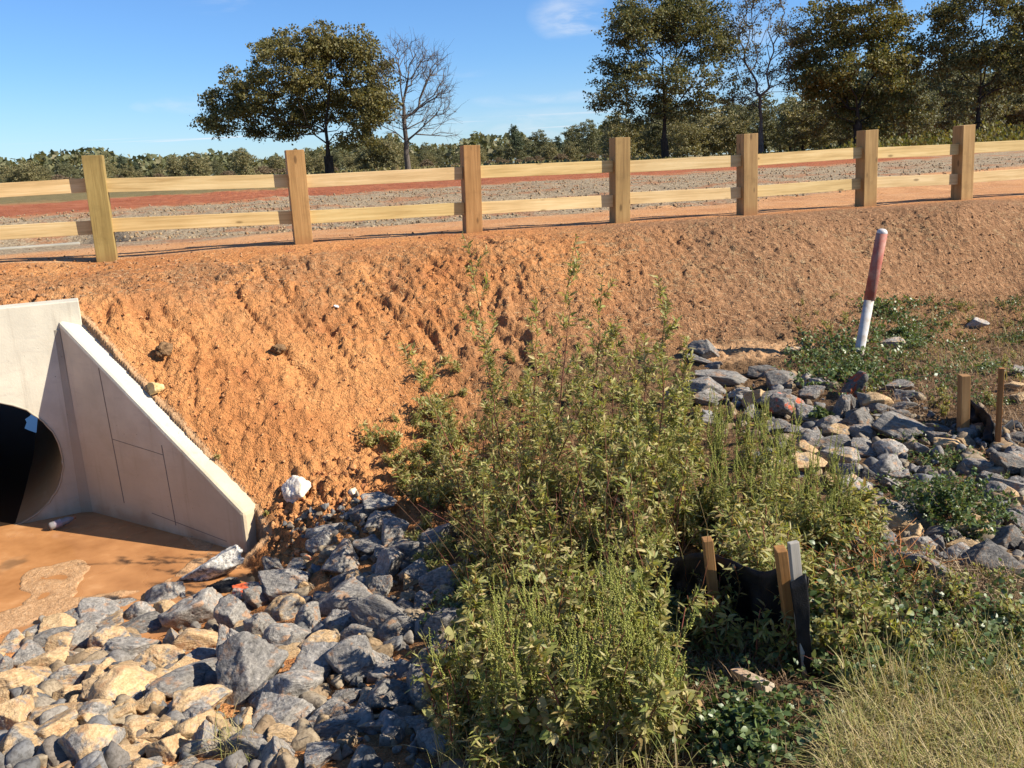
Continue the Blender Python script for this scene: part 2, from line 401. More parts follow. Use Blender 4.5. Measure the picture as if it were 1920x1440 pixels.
def build_ground():
    sa = axis(-900, -5.4, 8.0, 900, .016, 1.05)
    ta = np.concatenate([axis(-14, -9.4, -5.2, -5.2, .026), axis(-5.19, -5.18, .1, 1500, .016, 1.045)])
    ta = np.unique(np.round(ta, 5))
    ss, tt = np.meshgrid(sa, ta)
    xy = (F0+ss.ravel()[:, None]*FDIR+tt.ravel()[:, None]*FN)
    s, t = ss.ravel(), tt.ravel()
    mz = macro_z(xy); z = fine_z(xy, mz)
    nx, ny = len(sa), len(ta)
    i = np.arange(nx*ny).reshape(ny, nx)
    q = np.stack([i[:-1, :-1], i[:-1, 1:], i[1:, 1:], i[1:, :-1]], -1).reshape(-1, 4)
    e = xy-PIPE_C; pu = np.abs(e @ HU) < PIPE_R+.04                      # the pipe's opening through the bank
    zq = z[q]; q = q[~((zq.max(1)-zq.min(1) > .45) & pu[q].any(1))]
    me = mesh_np('ground', np.c_[xy, z], quads=q, smooth=True)
    x, y = xy[:, 0], xy[:, 1]
    n = fbm(xy*.55, 4, .5, 101); nf = fbm(xy*3, 4, .55, 111)
    sd = _poly_sd(xy, _POOL)
    A = {}
    shoulder = sstep(-2.3, -1.2, t)*sstep(-.25, -.6, t)
    A['brown'] = np.clip(sstep(-1.3, 1.9, x+n*1.1)*.97*(t < .1)+shoulder*sstep(1.0, -3, x)*.55*sstep(-.4, .5, nf+.3), 0, 1)*sstep(.15, -.35, t)
    A['straw'] = np.clip(sstep(-.2, .6, nf)*(sstep(.0, 2.0, x)*.7+shoulder*.6)*sstep(.15, -.4, t), 0, 1)
    e1 = y-.8*x; e2 = y-.93*x+.42*np.clip(x, 0, 16)
    w1 = np.hypot(x, y)*.05
    A['gravel'] = sstep(14.1, 14.9, e1+n*.7)*sstep(36.5, 34, e2+n*1.6)*(t > 1)
    A['red'] = sstep(34, 36.5, e2+n*1.6)*sstep(66, 58, e2+n*4)*(t > 1)
    A['grass'] = sstep(58, 66, e2+n*4)*(t > 1)
    toe_px = proj(np.c_[xy, mz])
    base = sstep(-.78, -.98, mz)*sstep(-.9, .6, x+nf*.35)+sstep(-1.1, -.2, x+.25*(y-4))*sstep(5.6, 4.6, y)
    A['litter'] = np.clip(base, 0, 1)*(t < -1)*sstep(8.6, 7.2, y+nf*.5-.15*x)*.9
    A['wet'] = sstep(.10, -.0, sd+nf*.05)*(mz < -1.6)
    A['sand'] = (sd < .05)*sstep(WATER-.004, WATER+.004, z)
    flat = np.exp(-(((x-2.35)/.9)**2+((y-7.45)/.22)**2))
    A['sand'] = np.clip(A['sand']+sstep(.25, .6, flat+nf*.15)*.75, 0, 1)
    pth = (t > .1)*(1-A['gravel'])*(1-A['red'])*(1-A['grass'])
    A['sand'] = np.maximum(A['sand'], pth*(.35+.25*sstep(-.3, .5, nf)))
    for k, v in A.items():
        a = me.attributes.new(k, 'FLOAT', 'POINT'); a.data.foreach_set('value', np.clip(v, 0, 1).astype(np.float32))
    me.materials.append(ground_material())
    tag(link('ground', me), kind='structure')
build_ground()

# muddy water of the pool and inside the pipe
def build_water():
    mt, t = newmat('muddy_water')
    pos = t.n('ShaderNodeNewGeometry').outputs['Position']
    n = t.noise(pos, 3.5, 5, .6); n2 = t.noise(pos, 60, 3, .6)
    col = t.ramp(n, [(.3, (0.303, 0.133, 0.048)), (.6, (0.431, 0.204, 0.078)), (.75, (0.526, 0.274, 0.118))])
    spots = t.smooth(t.noise(pos, 2.1, 3, .5), .66, .74)
    col = t.mix(t.math('MULTIPLY', spots, .6), col, (.10, .06, .035))
    rough = t.mix(t.smooth(t.noise(pos, 1.6, 3, .5), .4, .6), (.05, .05, .05), (.30, .30, .30))
    nrm = t.bump(t.noise(pos, 16, 3, .5), .05, .006)
    t.out(t.principled(col, rough, nrm, .4))
    v = []; f = []
    p = [J-HU*5.9+HN*.05, J+HN*.1+WN*.05, WE+WN*.08, WE+WD*.6+WN*.1, at_z(520, 1120, WATER)[:2], at_z(420, 1150, WATER)[:2], at_z(200, 1230, WATER)[:2], at_z(0, 1290, WATER)[:2], np.array([-6, 4.0]), np.array([-9, 4.2])]
    v = [(a[0], a[1], WATER) for a in p]
    me = bpy.data.meshes.new('water')
    k = len(v)
    for i in range(13):                      # the trickle inside the pipe rises gently upstream
        f_ = i/12; c = PIPE_C+HN*(.03+(PIPE_L+.9)*f_); z = WATER+.003+.032*min(1, f_*3); hw = math.sqrt(max(.01, PIPE_R**2-(z-PIPE_Z)**2))*.99
        v += [(c[0]-HU[0]*hw, c[1]-HU[1]*hw, z), (c[0]+HU[0]*hw, c[1]+HU[1]*hw, z)]
    faces = [tuple(range(k))]+[(k+2*i, k+2*i+1, k+2*i+3, k+2*i+2) for i in range(12)]
    zp = WATER+.003+.032+.003; pv = [at_z(x, y, zp) for (x, y) in [(46, 803), (50, 792), (47, 786), (56, 780), (60, 774), (72, 772), (84, 780), (92, 790), (98, 801), (88, 807), (76, 813), (66, 811), (52, 806)]]  # outline of the added glint inside the pipe
    n0 = len(v); v += [tuple(a) for a in pv]; faces.append(tuple(range(n0, n0+len(pv))))
    me.from_pydata(v, [], faces); me.materials.append(mt)
    m2, t2 = newmat('shaded_pipe_water'); t2.out(t2.principled((.028, .016, .009), .75, None, .08)); me.materials.append(m2)  # pipe water coloured near black, so the bore's shade sits in the colour
    m3, t3 = newmat('sky_glint_patch'); t3.out(t3.principled((.012, .012, .016), .02, None, .45)); me.materials.append(m3)  # mirror patch added over the trickle, shaped to the sky's reflection
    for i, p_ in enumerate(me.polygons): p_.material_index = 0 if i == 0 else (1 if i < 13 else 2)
    tag(link('water', me), kind='structure')
build_water()

# ------------------------------------------------------------------ concrete culvert
def concrete(name, stain=True, tone=1.0):
    mt, t = newmat(name)
    pos = t.n('ShaderNodeNewGeometry').outputs['Position']
    n1 = t.noise(pos, 2.2, 6, .6); n2 = t.noise(t.mapping(pos, (3, 3, 14)), 1.5, 5, .65); n3 = t.noise(pos, 60, 4, .7)
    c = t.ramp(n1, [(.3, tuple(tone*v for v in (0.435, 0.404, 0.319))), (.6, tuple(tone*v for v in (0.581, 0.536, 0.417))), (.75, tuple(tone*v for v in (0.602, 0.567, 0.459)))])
    c = t.mix(t.math('MULTIPLY', t.smooth(n2, .52, .72), .30), c, (.36, .33, .28))
    c = t.mix(t.math('MULTIPLY', t.smooth(n3, .66, .74), .55), c, (.18, .155, .12))
    vo = t.n('ShaderNodeTexVoronoi', ins={'Vector': pos, 'Scale': 17.0}); hole = t.math('MULTIPLY', t.smooth(vo.outputs['Distance'], .085, .04), t.smooth(t.noise(pos, 3, 3, .5), .46, .6))
    c = t.mix(t.math('MULTIPLY', hole, .75), c, (.09, .08, .065))
    drip = t.noise(t.mapping(pos, (16, 16, .9)), 1.0, 5, .65)
    c = t.mix(t.math('MULTIPLY', t.smooth(drip, .54, .72), .32), c, (.27, .225, .165))
    if stain:
        z = t.n('ShaderNodeSeparateXYZ', ins={0: pos}).outputs[2]
        zz = t.math('ADD', z, t.math('MULTIPLY', n1, .5))
        c = t.mix(t.math('MULTIPLY', t.smooth(zz, -.55, -1.25), .55), c, (.45, .325, .175))
        c = t.mix(t.math('MULTIPLY', t.smooth(zz, -1.50, -1.62), .5), c, (.30, .16, .07))
    h = t.math('SUBTRACT', t.math('ADD', t.math('MULTIPLY', n3, .4), n1), t.math('MULTIPLY', hole, 1.2))
    t.out(t.principled(c, .85, t.bump(h, .35, .01), .2))
    return mt
def build_culvert():
    con = concrete('concrete'); dark = concrete('concrete_pipe_shaded', True, .16)  # wet pipe concrete, toned down further to paint in the bore's shade
    seam, st = newmat('form_seam'); st.out(st.principled((.17, .145, .115), .9))
    patchm = concrete('concrete_patch', True, .62); filletm = concrete('concrete_fillet', True, .62)
    root = empty('culvert', (J[0], J[1], WATER), 0)
    tag(root, 'pale concrete culvert headwall with round pipe and sloping wing wall', 'culvert')
    inv = Vector((-J[0], -J[1], -WATER))
    def part(nm, verts, faces, mt, parent=root, bev=None, smooth=False):
        me = bpy.data.meshes.new(nm); me.from_pydata([Vector(v)+inv for v in verts], [], faces); me.materials.append(mt)
        me.validate(); o = link(nm, me, parent)
        if parent is not root: pass
        if bev:
            b = o.modifiers.new('bevel', 'BEVEL'); b.width = bev; b.segments = 2; b.limit_method = 'ANGLE'; b.angle_limit = math.radians(50)
        if smooth:
            for p in me.polygons: p.use_smooth = True
        return o
    def wall_with_hole(nm, centre, cu, u0, u1, z0, z1, th, hole=True):
        """a slab standing across the pipe; centre is the plan point of the pipe axis on its front face"""
        N = 64; V = []; Fc = []
        def at(u, z, d): q = centre+HU*u+HN*d; return (q[0], q[1], z)
        hw = .95
        ang = [2*math.pi*i/N for i in range(N)]
        def rect(a):                                  # ray from the pipe centre to a rectangle round it
            c, s = math.cos(a), math.sin(a)
            tx = (min(u1, hw) if c > 0 else hw)/max(abs(c), 1e-6); tz = ((z1-PIPE_Z) if s > 0 else (PIPE_Z-z0))/max(abs(s), 1e-6)
            k = min(tx, tz); return c*k, PIPE_Z+s*k
        cor = [math.atan2(z1-PIPE_Z, min(u1, hw)), math.atan2(z1-PIPE_Z, -hw), math.atan2(z0-PIPE_Z, -hw)+2*math.pi, math.atan2(z0-PIPE_Z, min(u1, hw))+2*math.pi]
        ang = sorted(ang+cor); N = len(ang)
        for d in (0, th):
            for a in ang: V.append(at(PIPE_R*math.cos(a), PIPE_Z+PIPE_R*math.sin(a), d))
            for a in ang: V.append(at(*rect(a), d))
        for i in range(N):
            j = (i+1) % N
            Fc.append((i, N+i, N+j, j)); Fc.append((2*N+i, 2*N+j, 3*N+j, 3*N+i))
            Fc.append((i, j, 2*N+j, 2*N+i)); 
            Fc.append((N+i, 3*N+i, 3*N+j, N+j))
        b = len(V)
        for d in (0, th):
            for (u, z) in ((u0, z0), (-hw, z0), (-hw, z1), (u0, z1)): V.append(at(u, z, d))
        Fc += [(b, b+1, b+2, b+3)[::-1], (b+4, b+5, b+6, b+7), (b, b+4, b+7, b+3), (b+3, b+7, b+6, b+2), (b, b+1, b+5, b+4)]
        return part(nm, V, Fc, con if nm == 'headwall' else patchm, bev=.012)
    wall_with_hole('headwall', PIPE_C, 0, -3.6, .815, -2.3, -.150, .20)
    wall_with_hole('outlet_headwall', PIPE_C+HN*(PIPE_L-.2), 0, -1.6, 1.25, -2.3, .015, .20)
    # pipe
    N = 64; V = []; Fc = []
    for k, (v, r) in enumerate([(.015, PIPE_R-.004), (PIPE_L-.015, PIPE_R-.004), (PIPE_L-.015, PIPE_R-.03), (.015, PIPE_R-.03)][:2]):
        c = PIPE_C+HN*v
        for i in range(N):
            a = 2*math.pi*i/N; q = c+HU*r*math.cos(a); V.append((q[0], q[1], PIPE_Z+r*math.sin(a)))
    for i in range(N): j = (i+1) % N; Fc.append((i, N+i, N+j, j))
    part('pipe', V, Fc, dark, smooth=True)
    # a rough lip where the pipe was mortared in
    V = []; Fc = []; M = 8; r1 = random.Random(3)
    for i in range(N):
        a = 2*math.pi*i/N; rr = PIPE_R+.004+r1.uniform(-.006, .006)
        for k in range(M):
            b = 2*math.pi*k/M; r = rr+.007*math.cos(b)*(1+r1.uniform(-.3, .3)); q = PIPE_C-HN*(.006*math.sin(b)+.002)+HU*r*math.cos(a)
            V.append((q[0], q[1], PIPE_Z+r*math.sin(a)))
    for i in range(N):
        for k in range(M): Fc.append((i*M+k, ((i+1) % N)*M+k, ((i+1) % N)*M+(k+1) % M, i*M+(k+1) % M))
    part('pipe_collar', V, Fc, patchm, smooth=True)
    # wing wall
    TH = .20
    def wp(f, z, d): q = J+WD*WL*f+WN*d; return (q[0], q[1], z)
    prof = [(-.0, -2.3), (1, -2.3), (1, -1.555), (0, -.284)]
    V = [wp(f, z, 0) for f, z in prof]+[wp(f, z, TH) for f, z in prof]
    V[4] = (*(J+WN*TH+WD*.0+HN*.002), -2.3); 
    part('wing_wall', V, [(0, 1, 2, 3), (7, 6, 5, 4), (1, 5, 6, 2), (2, 6, 7, 3), (0, 3, 7, 4), (0, 4, 5, 1)], con, bev=.026)
    # mortar fillet in the inside corner
    V = []
    for z in (-2.3, -.36):
        a = J-HU*.07*(1 if z < -1 else .45)-HN*.001; b = J-HU*.0+WD*.05*(1 if z < -1 else .3)-WN*.001
        V += [(a[0], a[1], z), (b[0], b[1], z), (*(J+HN*.01), z)]
    part('corner_fillet', V, [(0, 1, 4, 3), (0, 2, 1), (3, 4, 5)], filletm)
    # dark form seams standing 2 mm proud of the wing wall face
    def seamline(p0, p1, w=.007):
        f0, z0 = p0; f1, z1 = p1
        dx = (f1-f0)*WL; dz = z1-z0; l = math.hypot(dx, dz); ox, oz = -dz/l*w/2, dx/l*w/2
        V = []
        for d in (-.002, .004):
            for (f, z, sg) in ((f0, z0, 1), (f1, z1, 1), (f1, z1, -1), (f0, z0, -1)): V.append(wp(f+sg*ox/WL, z+sg*oz, d))
        part('form_seam', V, [(3, 2, 1, 0), (0, 1, 5, 4), (1, 2, 6, 5), (2, 3, 7, 6), (3, 0, 4, 7)], seam)
    def wpix(x, y):
        d = ray(x, y); n3 = np.array([WN[0], WN[1], 0]); j3 = np.array([J[0], J[1], 0])
        k = ((j3-EYE) @ n3)/(d @ n3); p = EYE+d*k; return ((p[:2]-J) @ WD/WL, p[2])
    for a, b, w in [((185, 690), (233, 943), .008), ((303, 835), (330, 985), .007), ((210, 823), (306, 853), .004), ((285, 962), (425, 1015), .004),
                    ((360, 1005), (361, 1022), .006)]:
        seamline(wpix(*a), wpix(*b), w)
build_culvert()

# ------------------------------------------------------------------ timber
def wood(name, c0, c1, c2, axis_z=True, knots=True, rough=.75):
    mt, t = newmat(name)
    oc = t.n('ShaderNodeTexCoord').outputs['Object']; oi = t.n('ShaderNodeObjectInfo')
    rnd = oi.outputs['Random']; tint = oi.outputs['Color']
    off = t.n('ShaderNodeVectorMath', operation='ADD', ins={0: oc, 1: t.n('ShaderNodeCombineXYZ', ins={0: t.math('MULTIPLY', rnd, 37.0), 1: t.math('MULTIPLY', rnd, 13.0), 2: t.math('MULTIPLY', rnd, 71.0)}).outputs[0]}).outputs[0]
    sc = (26, 26, 1.1) if axis_z else (1.1, 26, 26)
    g = t.noise(t.mapping(off, sc), 1.0, 5, .6, .8)
    g2 = t.noise(t.mapping(off, tuple(v*4 for v in sc)), 1.0, 3, .6)
    big = t.noise(off, 2.3, 3, .5)
    f = t.math('ADD', t.math('MULTIPLY', g, .6), t.math('ADD', t.math('MULTIPLY', g2, .2), t.math('MULTIPLY', big, .2)))
    c = t.ramp(f, [(.34, c0), (.5, c1), (.64, c2)])
    if knots:
        vo = t.n('ShaderNodeTexVoronoi', ins={'Vector': t.mapping(off, (7, 7, 2.6) if axis_z else (2.6, 7, 7)), 'Scale': 1.0}); vo.inputs['Randomness'].default_value = 1
        k = t.smooth(vo.outputs['Distance'], .15, .06)
        c = t.mix(t.math('MULTIPLY', k, .75), c, tuple(v*.42 for v in c0))
    if axis_z:
        oz = t.n('ShaderNodeSeparateXYZ', ins={0: oc}).outputs[2]
        c = t.mix(t.math('MULTIPLY', t.smooth(t.math('ADD', oz, t.math('MULTIPLY', big, .25)), .26, .10), .55), c, (.27, .12, .05))
        c = t.mix(t.math('MULTIPLY', t.smooth(t.noise(off, 5, 5, .7), .5, .7), .35), c, tuple(v*.5 for v in c1))
    c = t.mix(1.0, c, tint, 'MULTIPLY')
    h = t.math('ADD', g, t.math('MULTIPLY', g2, .5))
    t.out(t.principled(c, rough, t.bump(h, .25, .004), .25))
    return mt
W_POST = wood('post_timber', (.22, .125, .050), (.33, .20, .082), (.43, .27, .12))
W_RAIL = wood('rail_timber', (.42, .28, .115), (.60, .43, .20), (.72, .55, .29), axis_z=False)
W_STAKE = wood('stake_timber', (.20, .11, .045), (.32, .18, .075), (.42, .26, .12), knots=False)
W_GREY = wood('weathered_timber', (.20, .165, .125), (.33, .285, .225), (.45, .39, .31), knots=False)

def box_bm(sx, sy, z0, z1, taper=0, seed=0, bev=.006):
    import bmesh
    bm = bmesh.new(); bmesh.ops.create_cube(bm, size=1)
    for v in bm.verts:
        v.co.x *= sx; v.co.y *= sy; v.co.z = z0+(v.co.z+.5)*(z1-z0)
    bmesh.ops.bevel(bm, geom=bm.edges[:], offset=bev, segments=2, affect='EDGES', profile=.6)
    return bm
def bm_obj(name, bm, mt, parent=None):
    me = bpy.data.meshes.new(name); bm.to_mesh(me); bm.free(); me.materials.append(mt)
    return link(name, me, parent)

def build_fence():
    rz = math.radians(15.5)
    base = F0+FDIR*0
    root = empty('rail_fence', (base[0], base[1], 0), rz)
    tag(root, 'new two-rail timber fence along the top of the red soil bank', 'fence')
    def onplane(x, y):
        d = ray(x, y); n3 = np.array([FN[0], FN[1], 0]); k = ((np.array([F0[0], F0[1], 0])-EYE) @ n3)/(d @ n3); p = EYE+d*k
        return (p[:2]-F0) @ FDIR, p[2]
    px = [(170, 287, 197, 475), (552, 281, 570, 460), (885, 272, 890, 438), (1167, 262, 1168, 424), (1408, 252, 1408, 405), (1636, 240, 1632, 385), (1818, 233, 1813, 375)]
    P = [onplane(b[2], b[3])+onplane(b[0], b[1]) for b in px]
    P = [(P[0][0]-1.85, 0, P[0][0]-1.85, .96)]+P+[(P[-1][0]+1.75, 0, P[-1][0]+1.75, .95)]
    tints = [(1, 1, 1), (.80, .92, .72), (1.02, .93, .80), (1.0, .86, .72), (.88, .90, .80), (1.0, 1.0, .95), (.95, .95, .85), (.98, .95, .85), (1, 1, 1)]
    W = .185; rr = random.Random(5)
    tops = []
    for k, (s0, z0, s1, z1) in enumerate(P):
        o = bm_obj('post', box_bm(W, W, -.35, z1-min(z0, 0.02)+0, bev=.005), W_POST, root)
        o.location = (s0, W/2, 0); o.rotation_euler = (rr.uniform(-.012, .012), math.atan2(s1-s0, z1-z0) if abs(s1-s0) < .3 else 0, rr.uniform(-.05, .05))
        o.color = (*tints[k], 1)
        if k == 1: o['label'] = 'greenish weathered fence post'
    rails = {0: (.70, .32), 1: (.705, .318), 2: (.655, .282), 3: (.652, .280), 4: (.640, .270), 5: (.645, .279), 6: (.655, .285), 7: (.655, .285)}
    for k in range(len(P)-1):
        a, b = P[k], P[k+1]
        for lev in (0, 1):
            za = rails[k][lev]+(rr.uniform(-.012, .012)); zb = rails[min(k+1, 7)][lev]+rr.uniform(-.012, .012)
            if k == 1: za = (.705, .318)[lev]; zb = (.665, .29)[lev]
            x0 = a[0]+W/2*.93; x1 = b[0]-W/2*.93; L = x1-x0
            bm = box_bm(L, .045, -.067, .067, bev=.003)
            o = bm_obj('rail', bm, W_RAIL, root)
            o.location = ((x0+x1)/2, .065+.0225+rr.uniform(-.004, .004), (za+zb)/2); o.rotation_euler = (rr.uniform(-.02, .02), -math.atan2(zb-za, L), 0)
            v = rr.uniform(.9, 1.05); o.color = (v, v*rr.uniform(.95, 1), v*rr.uniform(.85, 1), 1)
build_fence()

# ------------------------------------------------------------------ utility marker post
def lathe(name, prof, mt, parent=None, n=28, smooth=True):
    V = []; Q = []
    for r, z in prof:
        for i in range(n): a = 2*math.pi*i/n; V.append((r*math.cos(a), r*math.sin(a), z))
    for k in range(len(prof)-1):
        for i in range(n): j = (i+1) % n; Q.append((k*n+i, k*n+j, (k+1)*n+j, (k+1)*n+i))
    me = mesh_np(name, V, quads=Q, mats=[mt], smooth=smooth)
    return link(name, me, parent)
def plastic(name, c, c2, rough=.5):
    mt, t = newmat(name); oc = t.n('ShaderNodeTexCoord').outputs['Object']
    n = t.noise(oc, 9, 5, .65); n2 = t.noise(t.mapping(oc, (30, 30, 3)), 1, 4, .7)
    col = t.mix(t.smooth(n, .4, .7), c, c2); col = t.mix(t.math('MULTIPLY', t.smooth(n2, .55, .75), .5), col, tuple(v*.55 for v in c2))
    t.out(t.principled(col, rough, t.bump(n2, .08, .003), .4)); return mt
def build_marker():
    b = at_z(1612, 655, -.92); d = ray(1655, 430); top = EYE+d*(b[1]/d[1])
    g = ground_z(b[:2])[0]
    ax = Vector(top-b); L = ax.length
    root = empty('utility_marker', tuple(b)); root.rotation_euler = ax.to_track_quat('Z', 'Y').to_euler()
    tag(root, 'leaning round utility marker post, white below and faded red sleeve above', 'marker post')
    wm = plastic('white_plastic', (.50, .48, .45), (.32, .25, .18), .75); rm = plastic('faded_red_plastic', (.34, .085, .055), (.40, .22, .16), .75); gm = plastic('pale_cap', (.55, .50, .46), (.45, .40, .36))
    R = .043
    lathe('pole', [(R*.93, -.25), (R*.93, L*.5), (.001, L*.5)], wm, root)
    z0 = L*.42; z1 = L-.035
    sl = lathe('sleeve', [(R*.95, z0), (R*1.03, z0+.002), (R*1.03, z1), (R*.9, z1+.003)], rm, root)
    lathe('cap', [(R*.98, z1+.001), (R*1.0, z1+.008), (R*.93, z1+.02), (R*.72, z1+.032), (R*.4, z1+.039), (.001, z1+.041)], gm, root)
    em, t = newmat('dark_emblem'); t.out(t.principled((.03, .02, .02), .5))
    # round dark emblem wrapped on the sleeve
    n = 24; V = []; Tr = []; zc = L*.72; tocam = Vector((-b[0], -b[1], 0)); a0 = math.atan2(tocam.y, tocam.x)+.30
    for ring, rr in ((0, .0), (1, .016), (2, .018), (3, .013)):
        pass
    def wrap(u, v, r=R*1.03+.0016): a = a0+u/R; return (r*math.cos(a), r*math.sin(a), zc+v)
    Q = []
    for rad in (.011, .0165):
        for i in range(n): a = 2*math.pi*i/n; V.append(wrap(rad*math.cos(a), rad*math.sin(a)))
    for i in range(n): j = (i+1) % n; Q.append((i, j, n+j, n+i))
    b0 = len(V)
    for (u0, u1, v0, v1) in ((-.002, .002, -.008, .008), (-.007, .007, .001, .004), (-.006, .006, -.006, -.003)):
        k = len(V); V += [wrap(u0, v0), wrap(u1, v0), wrap(u1, v1), wrap(u0, v1)]; Q.append((k, k+1, k+2, k+3))
    e = link('emblem', mesh_np('emblem', V, quads=Q, mats=[em]), root)
    md = e.modifiers.new('thick', 'SOLIDIFY'); md.thickness = .001
build_marker()

# ------------------------------------------------------------------ silt fence remains
def build_stake(label, base, top, sx, sy, mt, tint=(1, 1, 1), rz=0, name='wooden_stake', part=None):
    base = np.array(base, float); ax = Vector(np.array(top)-base)
    o = bm_obj(name, box_bm(sx, sy, -.25, ax.length, bev=.003), mt, part)
    o.location = tuple(base); q = ax.to_track_quat('Z', 'Y'); o.rotation_euler = (q.to_matrix() @ Matrix.Rotation(rz, 3, 'Z')).to_euler()
    o.color = (*tint, 1)
    if label: tag(o, label, 'stake')
    return o
def cloth_mat():
    mt, t = newmat('black_fabric'); oc = t.n('ShaderNodeNewGeometry').outputs['Position']
    wv = t.noise(t.mapping(oc, (260, 260, 260)), 1, 2, .5); n = t.noise(oc, 8, 4, .6)
    c = t.mix(t.smooth(n, .45, .75), (.007, .007, .008), (.020, .019, .019))  # black cloth, its colour lowered further to stand in for deep shade
    t.out(t.principled(c, .55, t.bump(t.math('ADD', wv, t.math('MULTIPLY', n, 3)), .4, .004), .2)); return mt
M_CLOTH = cloth_mat()
def cloth(name, path, hts, label, seed=0, fold=.02, n=60, m=14, lean=0):
    """upright fabric along a plan polyline; hts = top height above ground at each corner"""
    path = np.array(path, float); seg = np.r_[0, np.cumsum(np.linalg.norm(np.diff(path[:, :2], axis=0), axis=1))]
    u = np.linspace(0, seg[-1], n); x = np.interp(u, seg, path[:, 0]); y = np.interp(u, seg, path[:, 1]); h = np.interp(u, seg, hts)
    base = macro_z(np.c_[x, y])-.06
    top = np.interp(u, seg, path[:, 2])
    V = []
    for j in range(m):
        f = j/(m-1)
        w = fold*fbm(np.c_[u*7, np.full(n, f*1.8+seed), np.full(n, seed)], 3, .5, seed)*(.5+math.sin(math.pi*f))
        z = base+(top+h-base)*f-.03*np.abs(fbm(np.c_[u*5, u*0+seed], 2, .5, seed+3))*f
        V.append(np.c_[x+w*.8+lean*(1-f), y+w*.6, z])
    V = np.concatenate(V); i = np.arange(n*m).reshape(m, n)
    q = np.stack([i[:-1, :-1], i[:-1, 1:], i[1:, 1:], i[1:, :-1]], -1).reshape(-1, 4)
    o = link(name, mesh_np(name, V, quads=q, mats=[M_CLOTH], smooth=True))
    md = o.modifiers.new('thick', 'SOLIDIFY'); md.thickness = .003
    if label: tag(o, label, 'silt fence')
    return o
def gb(x, y):
    return on_ground([(x, y)])[0]
A0 = gb(1490, 1240); A1 = at_dist(1463, 1028, A0)
G0 = gb(1512, 1272); G1 = at_dist(1487, 1016, G0)
B0 = gb(1345, 1180); B1 = at_dist(1326, 1010, B0)
build_stake('thick brown wooden stake carrying black fabric beside the thin grey stake', A0, A1, .060, .035, W_STAKE, (1.0, .85, .62), .25)
build_stake('thin grey weathered stake leaning against the black silt fabric', G0, G1, .020, .034, W_GREY, (.9, .95, 1), .5)
build_stake('brown wooden stake half hidden in weeds at the far end of black fabric', B0, B1, .05, .035, W_STAKE, (.9, .8, .65), .2)
def flat_stake(p, q, label):
    p = np.array(p); q = np.array(q); ax = Vector(q-p)
    o = bm_obj('fallen_stake', box_bm(.038, .022, 0, ax.length, bev=.002), W_GREY); o.location = tuple(p)
    o.rotation_euler = ax.to_track_quat('Z', 'Y').to_euler(); o.color = (1.5, 1.4, 1.25, 1); tag(o, label, 'stake')
g0 = gb(1378, 1285); g1 = gb(1444, 1322)
p0 = at_dist(1378, 1258, g0); p1 = at_dist(1444, 1291, g1)
flat_stake(p0, p1, 'short pale broken stake lying tilted over dark leaves below the fabric')
cm = (A0+B0)/2
BX = gb(1225, 1115)
cloth('silt_fabric', [(*BX[:2], 0), (*B0[:2]+[.0, .03], 0), (*(cm[:2]+[.03, .02]), 0), (*A0[:2]+[.005, .03], 0), (*(G0[:2]+[.01, .03]), 0)], [-.92, -.71, -.70, -.64, -.62], 'black silt fabric strung between two brown stakes in deep shade', 3, .03, 80)
bpy.data.objects['silt_fabric'].data.name = 'silt_fabric'
E2 = gb(1560, 1250)
cloth('silt_fabric', [(*(G1[:2]+[-.022, -.036]), 0), (*(G1[:2]+[.028, -.040]), 0), (*(G1[:2]+[.04, -.0]), 0), (*(G1[:2]+[.08, .08]), 0)], [-.60, -.585, -.60, -.90], 'loose black fabric flap hanging beside the thin grey stake', 8, .018, 40, lean=.045)
R0 = gb(1805, 815); R1_ = at_dist(1808, 703, R0)
Q0 = gb(1870, 838); Q1 = at_dist(1878, 690, Q0)
build_stake('stout square brown stake standing at the edge of the rocks', R0, R1_, .065, .05, W_STAKE, (1.0, .95, .85), .4)
build_stake('slender reddish-brown stake standing beside torn black fabric', Q0, Q1, .028, .028, W_STAKE, (.95, .7, .5), .2)
S0 = gb(1845, 760); S1 = gb(1905, 800)
cloth('silt_fabric', [(*R0[:2]+[.1, .25], 0), (*Q0[:2]+[.0, .04], 0), (*S1[:2], 0)], [-.72, -.82, -.88], 'torn black fabric sagging behind the slender reddish stake', 12, .08, 40, lean=.05)

# a drink bottle in the mud by the pipe
def build_bottle():
    p = at_z(92, 988, WATER+.03)
    root = empty('plastic_bottle', tuple(p)); root.rotation_euler = (0, math.radians(82), math.radians(35))
    tag(root, 'small clear plastic bottle lying in the mud by the pipe mouth', 'bottle')
    cl = plastic('bottle_clear', (0.220, 0.209, 0.198), (0.165, 0.149, 0.132), .15); lb = plastic('bottle_cap', (0.275, 0.121, 0.055), (0.220, 0.110, 0.055))
    lathe('body', [(.001, 0), (.028, .003), (.031, .015), (.031, .1), (.027, .115), (.031, .125), (.022, .155), (.012, .175), (.012, .18)], cl, root, 20)
    lathe('cap', [(.0135, .178), (.0135, .197), (.001, .198)], lb, root, 16)
    lathe('label_band', [(.0316, .04), (.0316, .09)], plastic('bottle_label', (.25, .2, .22), (.5, .48, .45)), root, 20)
build_bottle()

